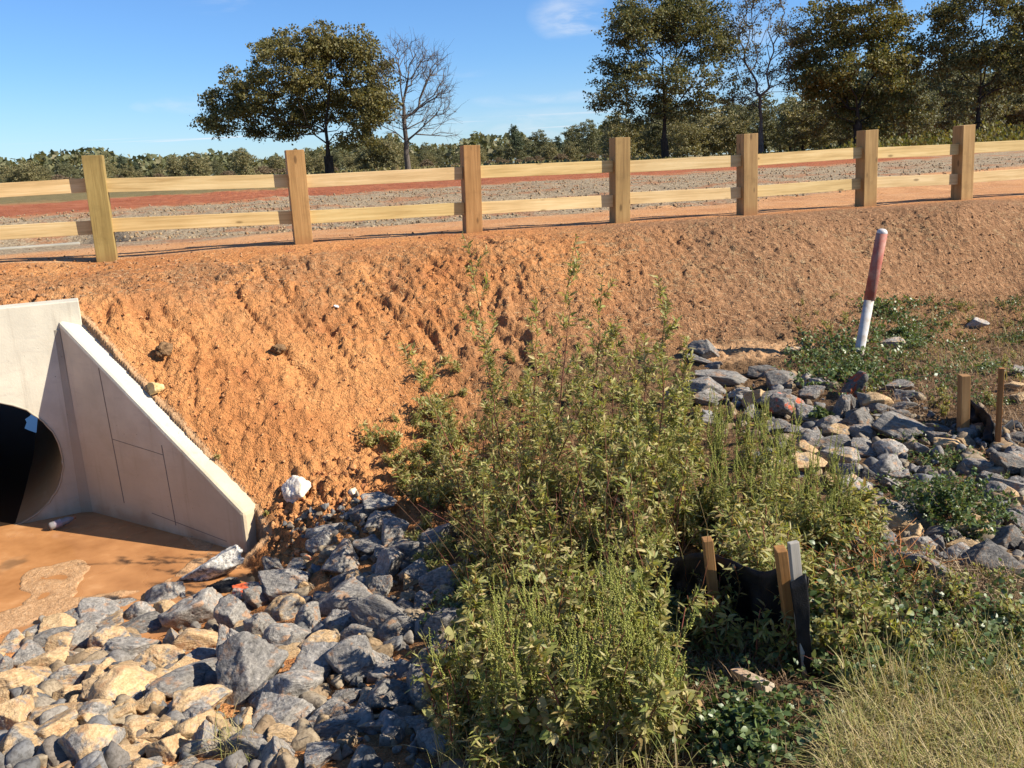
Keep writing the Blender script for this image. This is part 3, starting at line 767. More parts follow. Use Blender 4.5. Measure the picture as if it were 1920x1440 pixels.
# ------------------------------------------------------------------ trees
def leaf_mat(name, cols, trans=.25, rough=.55, spec=.25):
    mt, t = newmat(name)
    g = t.n('ShaderNodeNewGeometry'); r = g.outputs['Random Per Island']
    k = len(cols); c = t.ramp(r, [(i/(k-1) if k > 1 else 0, cc) for i, cc in enumerate(cols)])
    d = t.principled(c, rough, None, spec)
    tr = t.n('ShaderNodeBsdfTranslucent', ins={0: t.mix(1.0, c, (1.25, 1.15, .55), 'MULTIPLY')}).outputs[0]
    mx = t.n('ShaderNodeMixShader', ins={0: trans, 1: d, 2: tr}).outputs[0]
    t.out(mx); return mt
def bark_mat(name, a, b):
    mt, t = newmat(name); oc = t.n('ShaderNodeNewGeometry').outputs['Position']
    n = t.noise(t.mapping(oc, (6, 6, 1.5)), 1.5, 5, .7)
    t.out(t.principled(t.ramp(n, [(.35, a), (.65, b)]), .9, t.bump(n, .6, .05), .1)); return mt
M_BARK = bark_mat('dark_bark', (.020, .016, .013), (.060, .048, .038))
M_BARK2 = bark_mat('pale_bark', (.07, .055, .045), (.15, .125, .105))
L_OAK = leaf_mat('oak_leaves', [(0.073, 0.086, 0.029), (0.130, 0.137, 0.041), (0.170, 0.155, 0.046), (0.205, 0.158, 0.051), (0.108, 0.116, 0.034)], .3)
L_OAKB = leaf_mat('russet_oak_leaves', [(0.097, 0.098, 0.037), (0.166, 0.140, 0.048), (0.209, 0.171, 0.063), (0.123, 0.128, 0.044), (0.150, 0.128, 0.047)], .3)
L_OAKG = leaf_mat('green_oak_leaves', [(0.067, 0.079, 0.034), (0.110, 0.122, 0.049), (0.146, 0.140, 0.054), (0.195, 0.159, 0.061)], .3)
L_THIN = leaf_mat('thin_leaves', [(0.078, 0.078, 0.039), (0.143, 0.130, 0.065), (0.182, 0.143, 0.078)], .3)

def frames(d, r):
    """orthonormal frames with y along d"""
    d = d/np.maximum(np.linalg.norm(d, axis=1, keepdims=True), 1e-9)
    a = r.normal(size=d.shape); x = np.cross(d, a); x /= np.maximum(np.linalg.norm(x, axis=1, keepdims=True), 1e-9)
    z = np.cross(x, d); return np.stack([x, d, z], -1)
def frames_up(d, r, roll=.5):
    """frames with y along d and z as far up as it goes, rolled a little"""
    d = d/np.maximum(np.linalg.norm(d, axis=1, keepdims=True), 1e-9)
    up = np.tile([0, 0, 1.], (len(d), 1))+r.normal(0, roll, d.shape); x = np.cross(d, up); x /= np.maximum(np.linalg.norm(x, axis=1, keepdims=True), 1e-9)
    z = np.cross(x, d); return np.stack([x, d, z], -1)
class Acc:
    def __init__(self): self.v = []; self.t = []; self.m = []; self.n = 0
    def add(self, v, t, m=0):
        v = np.asarray(v).reshape(-1, 3); t = np.asarray(t).reshape(-1, 3)
        self.v.append(v); self.t.append(t+self.n); self.m.append(np.full(len(t), m) if np.isscalar(m) else m); self.n += len(v)
    def inst(self, tv, tt, pos, mat3, m=0):
        """template verts/tris placed at many spots"""
        n = len(pos)
        if n == 0: return
        V = np.einsum('nij,kj->nki', mat3, tv)+pos[:, None, :]
        T = tt[None]+(np.arange(n)*len(tv))[:, None, None]
        self.add(V, T, m)
    def tubes(self, p0, p1, r0, r1, sides=4, m=0):
        p0 = np.asarray(p0).reshape(-1, 3); p1 = np.asarray(p1).reshape(-1, 3); n = len(p0)
        if n == 0: return
        d = p1-p0; d /= np.maximum(np.linalg.norm(d, axis=1, keepdims=True), 1e-9)
        a = np.where(np.abs(d[:, 2:3]) > .9, [[1., 0, 0]], [[0, 0, 1.]]); x = np.cross(d, a); x /= np.linalg.norm(x, axis=1, keepdims=True); y = np.cross(d, x)
        an = 2*np.pi*np.arange(sides)/sides
        ring = x[:, None]*np.cos(an)[None, :, None]+y[:, None]*np.sin(an)[None, :, None]
        V = np.concatenate([p0[:, None]+ring*np.asarray(r0).reshape(-1, 1, 1), p1[:, None]+ring*np.asarray(r1).reshape(-1, 1, 1)], 1)
        i = np.arange(sides); j = (i+1) % sides
        T = np.concatenate([np.stack([i, j, j+sides], -1), np.stack([i, j+sides, i+sides], -1)])
        self.add(V, T[None]+(np.arange(n)*2*sides)[:, None, None], m)
    def mesh(self, name, mats, smooth=False):
        return mesh_np(name, np.concatenate(self.v), tris=np.concatenate(self.t), mats=mats, mi=np.concatenate(self.m), smooth=smooth)
LEAF_Q = (np.array([(0, -.5, 0), (.36, .0, .10), (0, .5, 0), (-.36, 0, .10)]), np.array([(0, 1, 2), (0, 2, 3)]))

def skeleton(pts, trunk, r, bend=.25, alpha=.55):
    """grow a branch tree: every point joins the node that keeps its path to the root short"""
    nodes = [np.array(p, float) for p in trunk]; par = [-1]+list(range(len(trunk)-1)); plen = [0.]
    for i in range(1, len(trunk)): plen.append(plen[-1]+np.linalg.norm(nodes[i]-nodes[i-1])*.6)
    order = np.argsort(np.linalg.norm(pts-nodes[-1], axis=1))
    P = np.array(nodes); PL = np.array(plen)
    for k in order:
        q = pts[k]; d = np.linalg.norm(P-q, axis=1)
        up = q[2]-P[:, 2]
        cost = d+alpha*PL+np.where(up < -.15*d, .6*d, 0); cost[0] += 50
        if len(trunk) > 2: cost[:max(1, len(trunk)//2)] += 20
        i = int(np.argmin(cost)); seg = d[i]; n = max(1, int(seg/.8)); last = i; a = P[i]
        for s in range(1, n+1):
            f = s/n; w = a+(q-a)*f
            if s < n: w = w+r.normal(0, .09*seg/n, 3)*1.2+np.array([0, 0, bend*seg*f*(1-f)])
            nodes.append(w); par.append(last); plen.append(plen[last]+np.linalg.norm(w-nodes[last])); last = len(nodes)-1
        P = np.array(nodes); PL = np.array(plen)
    return P, np.array(par)
def radii(P, par, tip=.012, k=.46):
    n = len(P); cnt = np.zeros(n)
    child = np.zeros(n, int)
    for i in range(n):
        if par[i] >= 0: child[par[i]] += 1
    for i in range(n-1, -1, -1):
        cnt[i] += 1 if child[i] == 0 else 0
        if par[i] >= 0: cnt[par[i]] += cnt[i]
    return tip*np.maximum(cnt, 1)**k, cnt
def ell_points(ells, n, r, shell=.35):
    vol = np.array([e[3]*e[4]*e[5] for e in ells])**.75; vol /= vol.sum(); out = []
    for e, c in zip(ells, r.multinomial(n, vol)):
        d = r.normal(size=(c, 3)); d /= np.linalg.norm(d, axis=1, keepdims=True)
        rad = (shell+(1-shell)*r.random(c)**.7)[:, None]
        out.append(np.array(e[:3])+d*rad*np.array(e[3:]))
    return np.concatenate(out)
def grow_tree(name, loc, ells, trunk_top, r, nbr=220, leaves=16000, lsize=.17, leafm=L_OAK, barkm=M_BARK, trunk_r=.3, spread=.42, lean=0., tipr=.014, extra_twigs=0, sides=5, clump=40):
    """a tree thing with its trunk and crown as parts; ells in metres from the base"""
    tr = [np.array([0, 0, -.3])]; nt_ = max(3, int(trunk_top/.8))
    for i in range(1, nt_+1): f = i/nt_; tr.append(np.array([lean*f*f+r.normal(0, .04), r.normal(0, .04), trunk_top*f]))
    pts = ell_points(ells, nbr, r, .25)
    pts = pts[pts[:, 2] > trunk_top*.55]
    P, par = skeleton(pts, tr, r)
    R, cnt = radii(P, par, tipr); R = R*min(1.0, trunk_r/R[0])**.5; R[:3] = np.maximum(R[:3], trunk_r*np.array([1.12, 1.0, .95]))
    w = Acc(); i = np.arange(1, len(P)); a = par[1:]
    w.tubes(P[a], P[i], np.minimum(R[a], R[i]*1.5), R[i], sides)
    tips = np.where(cnt <= 2)[0]; tips = tips[tips > len(tr)]
    if extra_twigs:
        b = tips[r.integers(0, len(tips), extra_twigs)]; d = P[b]-P[par[b]]; d /= np.maximum(np.linalg.norm(d, axis=1, keepdims=True), 1e-6)
        d = d*.5+r.normal(0, .55, d.shape)+[0, 0, .15]; l = r.uniform(.25, .8, (len(b), 1)); mid = P[b]+d*l*.5; e = mid+(d+r.normal(0, .4, d.shape))*l*.5
        w.tubes(P[b], mid, np.full(len(b), tipr*.6), np.full(len(b), tipr*.5), 3); w.tubes(mid, e, np.full(len(b), tipr*.5), np.full(len(b), tipr*.25), 3)
    root = empty(name, loc)
    link('trunk', w.mesh('trunk', [barkm], True), root)
    if leaves:
        c = Acc(); nc = leaves//clump
        b = tips[r.integers(0, len(tips), nc)]; cen = P[b]+r.normal(0, spread, (nc, 3))*[1, 1, .7]
        pos = np.repeat(cen, clump, 0)+r.normal(0, spread*.55, (nc*clump, 3))*[1, 1, .6]
        d = r.normal(size=pos.shape)+[0, 0, -.3]; M = frames(d, r)*(lsize*r.uniform(.6, 1.3, len(pos)))[:, None, None]
        c.inst(*LEAF_Q, pos, M)
        link('crown', c.mesh('crown', [leafm]), root)
    return root
TD = 70.0
def tree_px(name, base, ells, tt, seed, depth=TD, dr=.8, **kw):
    """crown ellipses given where the photo shows them become ellipsoids at the tree's own distance"""
    b = EYE+ray(*base)*(depth/ray(*base)[1]); b[2] = macro_z(b[:2])[0]-.05
    k = depth/F*1.02; E_ = []
    r = np.random.default_rng(seed)
    for (x, y, rx, ry) in ells:
        d = ray(x, y); p = EYE+d*(depth/d[1])-b
        rad = (rx+ry)*.5*k*dr; p[1] += r.uniform(-.7, .7)*rad*1.6
        E_.append((p[0], p[1], p[2], rx*k, rad, ry*k))
    d = ray(*tt); top = (EYE+d*(depth/d[1])-b)
    return grow_tree(name, tuple(b), E_, max(1.2, top[2]), r, lean=top[0], **kw)

def build_hero_trees():
    o = tree_px('oak_tree', (617, 322), [(560, 120, 85, 50), (640, 110, 75, 48), (685, 150, 42, 50), (480, 180, 60, 45), (430, 215, 42, 38), (600, 190, 110, 50), (690, 215, 42, 42),
                (412, 238, 25, 18), (500, 245, 55, 18), (590, 235, 80, 22), (670, 262, 55, 26), (450, 190, 50, 32), (520, 88, 40, 24), (620, 82, 45, 20), (710, 190, 25, 40)],
                (612, 225), 11, nbr=330, leaves=56000, lsize=.20, leafm=L_OAKB, trunk_r=.38, spread=.46)
    tag(o, 'broad russet-brown oak with round crown beside the bare tree', 'tree')
    o = tree_px('bare_tree', (764, 318), [(770, 110, 45, 42), (800, 160, 52, 48), (835, 190, 25, 40), (740, 150, 28, 55), (790, 215, 60, 30), (835, 255, 30, 10), (735, 230, 28, 25), (760, 95, 40, 28), (810, 120, 35, 35)],
                (757, 200), 23, nbr=420, leaves=0, barkm=M_BARK2, trunk_r=.24, tipr=.017, extra_twigs=1500)
    tag(o, 'leafless grey tree with thin bare branches next to the broad oak', 'tree')
    o = tree_px('oak_tree', (1247, 292), [(1240, 0, 90, 50), (1180, 60, 48, 42), (1250, 80, 85, 55), (1330, 70, 48, 55), (1155, 135, 48, 38), (1240, 150, 75, 38), (1330, 140, 48, 30), (1145, 188, 38, 22),
                (1210, 205, 60, 25), (1290, 190, 45, 25), (1300, 20, 48, 45), (1280, 235, 45, 14), (1180, 232, 35, 14)],
                (1246, 165), 31, nbr=330, leaves=40000, lsize=.19, leafm=L_OAKG, trunk_r=.30, spread=.46)
    tag(o, 'tall dark green oak with straight trunk and open crown', 'tree')
    o = tree_px('thin_tree', (1428, 262), [(1430, 5, 60, 45), (1395, 80, 48, 50), (1462, 80, 42, 48), (1425, 140, 42, 38), (1395, 185, 38, 22), (1475, 150, 28, 28), (1440, -30, 50, 30)],
                (1424, 180), 41, nbr=330, leaves=9000, lsize=.14, leafm=L_THIN, barkm=M_BARK2, trunk_r=.24, tipr=.013, extra_twigs=900, spread=.3, clump=12)
    tag(o, 'slender half-bare tree with sparse pale leaves between two full oaks', 'tree')
    o = tree_px('oak_tree', (1610, 268), [(1600, 10, 68, 45), (1560, 60, 60, 52), (1650, 60, 65, 52), (1530, 110, 50, 42), (1610, 120, 85, 48), (1690, 110, 45, 48), (1700, 160, 40, 32), (1560, 170, 55, 36),
                (1630, 190, 75, 36), (1600, 230, 55, 24), (1525, 150, 35, 26), (1670, 215, 40, 25)],
                (1607, 205), 53, nbr=330, leaves=42000, lsize=.20, leafm=L_OAK, trunk_r=.36, spread=.46)
    tag(o, 'dense bushy olive-brown oak whose crown hangs almost to the ground', 'tree')
    o = tree_px('oak_tree', (1834, 240), [(1800, 20, 60, 42), (1870, 10, 58, 40), (1770, 90, 42, 38), (1850, 90, 55, 38), (1925, 70, 50, 50), (1800, 140, 48, 28), (1885, 140, 48, 30), (1945, 130, 40, 48),
                (1778, 182, 24, 16), (1850, 180, 38, 16), (1980, 40, 50, 50)],
                (1838, 165), 67, nbr=330, leaves=32000, lsize=.19, leafm=L_OAKG, trunk_r=.34, spread=.46)
    tag(o, 'large spreading grey-green oak at the edge of the dark wood', 'tree')
build_hero_trees()

def build_backwoods():
    r = np.random.default_rng(99)
    P_WOOD = leaf_mat('wood_leaves', [(0.096, 0.106, 0.053), (0.140, 0.147, 0.071), (0.191, 0.165, 0.085)], .25)  # backwoods leaf colours lifted and slightly greyed in place of haze
    P_WOOD2 = leaf_mat('olive_wood_leaves', [(0.133, 0.136, 0.065), (0.199, 0.184, 0.083), (0.258, 0.204, 0.098)], .25)
    P_RED = leaf_mat('russet_shrub_leaves', [(0.153, 0.106, 0.068), (0.201, 0.136, 0.085), (0.147, 0.124, 0.071), (0.236, 0.171, 0.106)], .25)
    P_PINE = leaf_mat('pine_leaves', [(0.059, 0.080, 0.050), (0.085, 0.106, 0.059), (0.106, 0.124, 0.068)], .2)
    protos = []
    def proto(nm, ells, tt, seed, lab, cat, grp, **kw):
        o = grow_tree(nm, (0, 0, 0), ells, tt, np.random.default_rng(seed), **kw); protos.append(o); tag(o, lab, cat, grp); return o
    kw = dict(nbr=90, leaves=5200, lsize=.26, spread=.42, trunk_r=.16, sides=4, clump=26)
    d1 = proto('wood_tree', [(0, 0, 6, 2.2, 2.2, 2), (.8, .3, 4, 2, 2, 1.6), (-1, -.2, 4.2, 1.8, 1.8, 1.6), (0, 0, 7.6, 1.3, 1.3, 1.2), (.3, 0, 2.4, 1.8, 1.8, 1.1)], 2.6, 1, 'dark green tree standing in the wood behind the oaks', 'tree', 'dark green trees of the wood behind the oaks', leafm=P_WOOD, **kw)
    d2 = proto('wood_tree', [(0, 0, 4.8, 2.4, 2.2, 1.7), (1.3, .3, 3.3, 1.8, 1.8, 1.4), (-1.2, -.2, 3.2, 1.9, 1.9, 1.4), (0, 0, 1.8, 2, 2, 1)], 1.8, 2, 'low olive-green tree at the edge of the wood', 'tree', 'olive trees along the edge of the wood', leafm=P_WOOD2, **kw)
    d3 = proto('russet_shrub', [(0, 0, 1.6, 1.6, 1.5, 1.2), (1, .2, 1.1, 1.1, 1.1, .9), (-1.1, 0, 1.2, 1.2, 1.1, .9)], .6, 3, 'russet-brown shrub in the brush beyond the field', 'shrub', 'russet shrubs in the far brush', leafm=P_RED, nbr=60, leaves=2600, lsize=.22, spread=.3, trunk_r=.06, sides=3, clump=20)
    d4 = proto('pine_tree', [(0, 0, 6.5, 1.6, 1.6, 1.1), (.4, 0, 8, 1.2, 1.2, 1), (-.5, 0, 5, 1.7, 1.7, 1), (.2, 0, 9.2, .7, .7, .7)], 4.2, 4, 'dark pine rising from the distant tree line', 'tree', 'pines in the distant tree line', leafm=P_PINE, **kw)
    used = set()
    def put(src, x, depth, sc, ybase=None):
        d = ray(x, 300); q = EYE+d*(depth/d[1]); z = macro_z(q[:2])[0]
        if src.name in used:
            o = src.copy(); COL.objects.link(o)
            for ch in src.children:
                c = ch.copy(); COL.objects.link(c); c.parent = o
        else: o = src; used.add(src.name)
        kind = {'wood_tree': 'dark green tree' if src is d1 else 'olive-green tree', 'russet_shrub': 'russet-brown shrub', 'pine_tree': 'dark pine'}[src.name.split('.')[0]]
        if depth > 200: where, grp = 'in the distant tree line beyond the field', 'distant tree line'
        elif x > 1140 and depth > 98: where, grp = 'standing deep in the wood behind the oaks', 'wood behind the oaks'
        elif x > 1140: where, grp = 'at the front edge of the wood behind the oaks', 'front edge of the wood'
        elif depth == 115: where, grp = 'growing low round the foot of the broad oak', 'low trees round the broad oak'
        else: where, grp = 'in the brush at the edge of the field', 'brush at the field edge'
        o['label'] = kind+' '+where; o['group'] = kind+'s, '+grp
        o.location = (q[0], q[1], z-.1); o.rotation_euler = (0, 0, r.uniform(0, 6.28)); s = sc*r.uniform(.88, 1.12); o.scale = (s*r.uniform(.9, 1.15), s*r.uniform(.9, 1.15), s)
    # the wood behind the oaks: first a low front, then taller behind
    for x in np.arange(1165, 1990, 34): put(d2 if r.random() < .6 else d1, x+r.uniform(-14, 14), r.uniform(82, 96), r.uniform(.52, .72))
    for x in np.arange(1150, 1990, 30): put(d1 if r.random() < .65 else d2, x+r.uniform(-14, 14), r.uniform(100, 125), (.72 if x < 1330 else .85+.25*sstep(1350, 1800, x))*r.uniform(.9, 1.1))
    for x in np.arange(1560, 2000, 36): put(d1, x+r.uniform(-14, 14), r.uniform(125, 150), r.uniform(1.25, 1.6))
    # field-edge brush and shrubs, left and centre
    for x in np.arange(-30, 1180, 21): put(d3 if r.random() < .72 else d2, x+r.uniform(-12, 12), r.uniform(120, 165), r.uniform(.6, 1.1)*(1.25 if r.random() < .15 else 1)*.62)
    for x, s in ((705, 1.2), (735, 1.1), (680, .9), (560, .8), (600, .75)): put(d2, x, 115, .62*s)
    # distant tree line
    for x in np.arange(-40, 1260, 19):
        k = r.random(); hgt = .85+.5*sstep(900, 1150, x)
        put(d4 if k < .16 else (d1 if k < .75 else d2), x+r.uniform(-12, 12), r.uniform(215, 300), hgt*r.uniform(.62, 1.08))
    for o in protos:
        if o.name not in used: print('unused proto', o.name)
    # far woods: one mass behind it all
    c = Acc(); n = 34000
    a = r.uniform(-.62, .75, n); dist = r.uniform(320, 420, n); top = 7.5+3.0*fbm(np.c_[a*16, a*0], 4, .6, 4)+2.0*r.random(n)
    z = 1+top*r.random(n)**.6
    pos = np.c_[np.sin(a)*dist, np.cos(a)*dist, z]
    M = frames(r.normal(size=pos.shape), r)*(2.3*r.uniform(.5, 1.2, n))[:, None, None]
    c.inst(*LEAF_Q, pos, M)
    tag(link('far_woods', c.mesh('far_woods', [P_WOOD])), 'continuous band of dark distant woods along the horizon', 'woods', kind='stuff')
    # weedy verge at the foot of the wood
    c = Acc(); n = 15000
    VM = leaf_mat('verge_weed_leaves', [(.075, .090, .022), (.12, .125, .030), (.17, .15, .045), (.10, .085, .04)], .35)
    px = r.uniform(940, 1990, n); dep = r.uniform(57, 74, n)
    d = FW[None]+CR[None]*((px[:, None]-PW/2)/F)-CU[None]*((300-PH/2)/F); q = EYE+d*(dep/d[:, 1])[:, None]
    hh = (.25+1.0*sstep(1500, 1720, px)+.15*sstep(1100, 1300, px))*(.5+.5*r.random(n))*(1+.5*fbm(np.c_[px*.02, dep*.2], 2, .5, 3))
    pos = np.c_[q[:, :2], macro_z(q[:, :2])+hh*r.random(n)]
    M = frames(r.normal(0, .5, pos.shape)+[0, 0, 1], r)*(r.uniform(.14, .34, n))[:, None, None]
    c.inst(*LEAF_Q, pos, M)
    tag(link('verge_weeds', c.mesh('verge_weeds', [VM])), 'yellow-green weeds growing along the foot of the wood', 'weeds', kind='stuff')
    c = Acc(); n = 24000
    px = r.uniform(-60, 1250, n); dep = r.uniform(70, 150, n)
    d = FW[None]+CR[None]*((px[:, None]-PW/2)/F)-CU[None]*((300-PH/2)/F); q = EYE+d*(dep/d[:, 1])[:, None]
    pos = np.c_[q[:, :2], macro_z(q[:, :2])+.5*r.random(n)]
    M = frames(r.normal(0, .5, pos.shape)+[0, 0, 1], r)*(r.uniform(.2, .5, n))[:, None, None]
    GM = leaf_mat('dry_field_grass', [(.19, .165, .075), (.25, .22, .10), (.17, .16, .065), (.22, .15, .08), (.15, .16, .06)], .3)
    c.inst(*LEAF_Q, pos, M)
    tag(link('field_grass', c.mesh('field_grass', [GM])), 'dry brown grass covering the far field', 'grass', kind='stuff')
build_backwoods()

# ------------------------------------------------------------------ rocks
def ico(sub):
    import bmesh
    bm = bmesh.new(); bmesh.ops.create_icosphere(bm, subdivisions=sub, radius=1)
    v = np.array([q.co[:] for q in bm.verts]); f = np.array([[q.index for q in p.verts] for p in bm.faces]); bm.free(); return v, f
ICO4 = ico(5); ICO2 = ico(2); ICO1 = ico(1)
def rock_shape(seed, base=ICO4, cuts=13, rough=.05, sharp=26):
    r = np.random.default_rng(seed); v, f = base
    n = r.normal(size=(cuts, 3)); n /= np.linalg.norm(n, axis=1, keepdims=True)
    d = r.uniform(.46, .95, cuts)
    q = np.maximum(v @ n.T, 1e-3)/d                      # soft minimum of the cutting planes
    rad = (np.sum(q**sharp, 1))**(-1/sharp)
    rad = np.minimum(rad, 1.35)
    p = v*rad[:, None]
    p = p+v*(rough*fbm(p*2.2+seed*3.1, 3, .55, seed)+rough*.5*np.abs(fbm(p*6+seed, 3, .6, seed+5))+rough*.16*fbm(p*19, 2, .6, seed+7))[:, None]
    lo, hi = p.min(0), p.max(0); p = (p-(lo+hi)/2)/((hi-lo)/2)
    return p, f
def rock_material():
    mt, t = newmat('riprap_stone')
    oc = t.n('ShaderNodeTexCoord').outputs['Object']; oi = t.n('ShaderNodeObjectInfo'); rnd = oi.outputs['Random']
    sc = t.n('ShaderNodeSeparateColor', ins={0: oi.outputs['Color']})
    mud, tone, orange = sc.outputs[0], sc.outputs[1], sc.outputs[2]
    geo = t.n('ShaderNodeNewGeometry'); pos = geo.outputs['Position']; nz = t.n('ShaderNodeSeparateXYZ', ins={0: geo.outputs['Normal']}).outputs[2]
    w = t.math('MULTIPLY', rnd, 50.0)
    n1 = t.noise(oc, 1.3, 5, .6, .4, w); n2 = t.noise(oc, 6, 5, .7, .3, w); n3 = t.noise(pos, 85, 4, .7)
    band = t.noise(t.mapping(oc, (1.2, 2.0, 8), (.5, .3, .2)), 1.4, 4, .6, .8, w)
    f = t.math('ADD', t.math('MULTIPLY', n2, .45), t.math('ADD', t.math('MULTIPLY', band, .3), t.math('MULTIPLY', n3, .25)))
    grey = t.ramp(f, [(.37, (0.073, 0.067, 0.059)), (.48, (0.198, 0.183, 0.161)), (.58, (0.333, 0.307, 0.266)), (.67, (0.562, 0.511, 0.428))])
    grey = t.mix(t.math('MULTIPLY', t.smooth(n1, .52, .68), .4), grey, (.30, .26, .21))
    tan = t.ramp(f, [(.36, (0.275, 0.174, 0.084)), (.5, (0.476, 0.324, 0.168)), (.64, (0.635, 0.459, 0.269))])
    # dried mud lies in patches whose size grows with the mud value
    mk = t.smooth(t.math('ADD', t.math('ADD', mud, t.math('MULTIPLY', t.math('SUBTRACT', n1, .5), 1.5)), t.math('MULTIPLY', nz, .10)), .42, .62)
    c = t.mix(mk, grey, tan)
    soil = t.math('MULTIPLY', t.smooth(t.noise(oc, 2.2, 4, .6, .2, t.math('ADD', w, 9.0)), .53, .66), .6)
    c = t.mix(soil, c, (.42, .22, .10))
    spray = t.smooth(t.math('ADD', t.noise(oc, 1.6, 4, .6, .2, w), t.math('MULTIPLY', orange, .42)), .70, .80)
    c = t.mix(t.math('MULTIPLY', spray, t.math('GREATER_THAN', orange, .05)), c, (.78, .14, .05))
    c = t.mix(1.0, c, t.n('ShaderNodeCombineColor', ins={0: tone, 1: tone, 2: tone}).outputs[0], 'MULTIPLY')
    h = t.math('ADD', t.math('MULTIPLY', n3, .35), t.math('ADD', n2, t.math('MULTIPLY', band, .6)))
    t.out(t.principled(c, .82, t.bump(h, .8, .014), .2))
    return mt
M_ROCK = rock_material()
ROCKS = []
for _k in range(36):
    _kind = _k % 3
    _v, _f = rock_shape(200+_k, ICO4, (8, 10, 13)[_kind], (.05, .055, .065)[_kind], (140, 100, 60)[_kind])
    ROCKS.append(mesh_np('rock', _v, tris=_f, mats=[M_ROCK], smooth=True))

# rocks read off the photograph: centre x, y, width, height, kind (g grey, t tan, m part muddy, d dark, w pale)
R2 = "60,750,140,130,m;215,700,170,100,g;290,730,190,110,g;445,620,130,110,g;570,575,180,150,g;590,650,170,100,m;450,720,140,150,g;770,590,170,150,g;920,490,170,140,g;945,580,130,140,t;1050,510,110,90,g;1100,590,240,200,g;800,660,200,110,d;610,740,170,130,t;735,790,240,140,g;345,770,130,110,t;145,830,150,140,g;270,860,200,130,t;420,830,140,120,m;550,800,120,80,t;900,840,200,140,t;990,740,80,170,m;1140,730,220,150,t;1335,620,160,200,g;1340,800,130,260,g;1130,845,190,90,g;1000,880,150,60,g;1070,960,340,150,g;740,890,160,90,t;850,930,120,90,g;580,880,160,110,g;130,960,230,160,t;375,950,210,130,m;180,1070,190,130,t;400,1030,140,110,t;690,1000,300,200,t;520,960,150,140,t;850,1070,170,120,t;1140,1080,270,170,m;1440,920,300,300,g;330,1140,230,110,t;290,1260,240,170,t;60,1170,180,190,t;470,1070,140,90,t;540,1170,190,180,m;520,1310,260,220,m;120,1330,280,200,m;690,1140,120,110,t;840,1160,160,80,t;790,1260,190,130,t;880,1250,90,110,t;970,1190,110,90,t;1110,1220,220,170,t;650,1390,300,100,t;950,1330,160,160,t;1150,1300,130,200,m;1280,1220,160,110,t;1400,1190,120,130,t;1440,1320,250,150,g;1620,1010,280,230,g;1600,1150,240,180,g;1620,710,200,150,g;1600,560,190,130,m;1480,490,150,130,g;1380,470,120,110,g;1600,430,210,150,g;1550,300,100,90,g;1480,660,130,180,g;1640,1280,200,120,t;1560,1370,150,150,g;800,1420,200,60,g;1050,1420,120,60,m;380,1420,200,60,t;20,880,90,130,g;10,1060,70,100,t;1700,310,120,60,g"
R3 = "340,200,110,110,g;460,150,140,120,g;180,290,200,70,g;130,350,130,110,g;110,310,100,60,g;480,240,110,60,g;265,450,190,170,g;545,310,120,110,g;400,360,80,70,g;640,410,210,110,g;780,330,200,100,g;510,500,120,170,g;650,530,130,130,g;830,560,210,140,g;420,560,60,70,t;640,565,90,70,t;460,620,100,130,g;280,680,290,160,g;520,790,340,220,g;800,820,200,170,g;270,820,130,150,g;220,790,90,70,m;120,930,200,100,m;60,800,110,160,g;120,1060,210,230,g;320,1050,190,230,g;460,1030,120,110,g;510,1090,190,90,g;300,1220,160,90,g;340,920,80,80,t;730,1170,200,260,g;510,1230,250,170,g;140,1320,250,120,g;340,1320,130,110,g;240,1390,280,100,g;500,1390,240,90,m;930,1030,190,130,g;780,970,120,80,g;450,1180,80,60,g;1060,560,80,80,g;700,690,90,110,g;820,640,110,80,m;900,730,110,80,g;430,1350,60,50,t;40,600,80,70,t;1230,1250,120,150,g;1350,1080,60,80,g;20,480,80,60,t;60,450,70,50,t;320,570,90,90,m"
R5 = "325,690,120,80,g;320,735,130,25,g;365,765,70,30,g;320,880,150,90,g;410,830,190,70,g;500,905,90,50,w;570,930,80,80,t;620,800,110,50,d;730,970,140,110,g;660,935,130,70,g;860,910,80,70,g;700,850,110,80,d;1060,880,80,140,d;1060,960,60,90,d;1000,990,60,120,g;1100,1040,140,100,d;900,1060,90,50,g;980,1100,130,70,t;950,1150,180,90,g;860,1130,70,80,g;1110,1100,100,60,g;1120,1170,100,60,g;840,1190,90,60,t;850,1270,110,100,t;985,1240,150,100,m;1050,1290,100,80,g;1110,1200,100,50,g;1240,1190,120,90,w;1230,1290,150,100,g;1310,1090,180,100,g;1200,1020,80,40,g;1300,1010,80,50,g;1230,990,80,40,g;1310,970,100,40,g;960,1340,80,70,t;1060,1370,110,80,w;1290,870,100,60,g;1340,910,100,60,g;1500,1120,90,50,g;1560,1160,120,50,t;1500,1080,120,40,d;1620,1150,60,40,t;1680,1090,70,60,t;1690,1270,110,70,g;1750,1330,90,60,g;1850,1270,140,90,d;1850,1380,120,90,g;1780,1400,80,80,g;1430,1190,80,50,g;1255,650,90,40,w;790,685,90,25,w;1670,548,90,35,w;870,685,60,20,g;650,1080,80,60,g;350,1040,90,50,g;560,1010,80,70,g;160,910,50,60,w;1860,870,80,50,t;1890,930,60,60,t;1900,800,50,50,g"
R4 = "1150,40,110,70,w;1200,310,110,70,g;1310,190,190,80,t;1330,130,100,50,g;1430,250,90,90,t;1410,180,70,50,w;1520,190,140,40,t;1420,310,130,60,t;1440,360,120,40,g;1560,260,110,80,d;1600,350,120,90,g;1700,225,150,80,t;1640,300,100,60,t;1790,270,150,90,d;1510,300,60,80,d;1750,380,220,120,d;1540,430,260,90,g;1890,200,80,60,g;1870,100,90,50,t;1830,80,80,60,t;1880,160,70,50,d;1880,290,80,60,d;1890,380,80,40,g;1180,140,40,60,g;1400,410,110,40,g;1860,20,80,40,g"
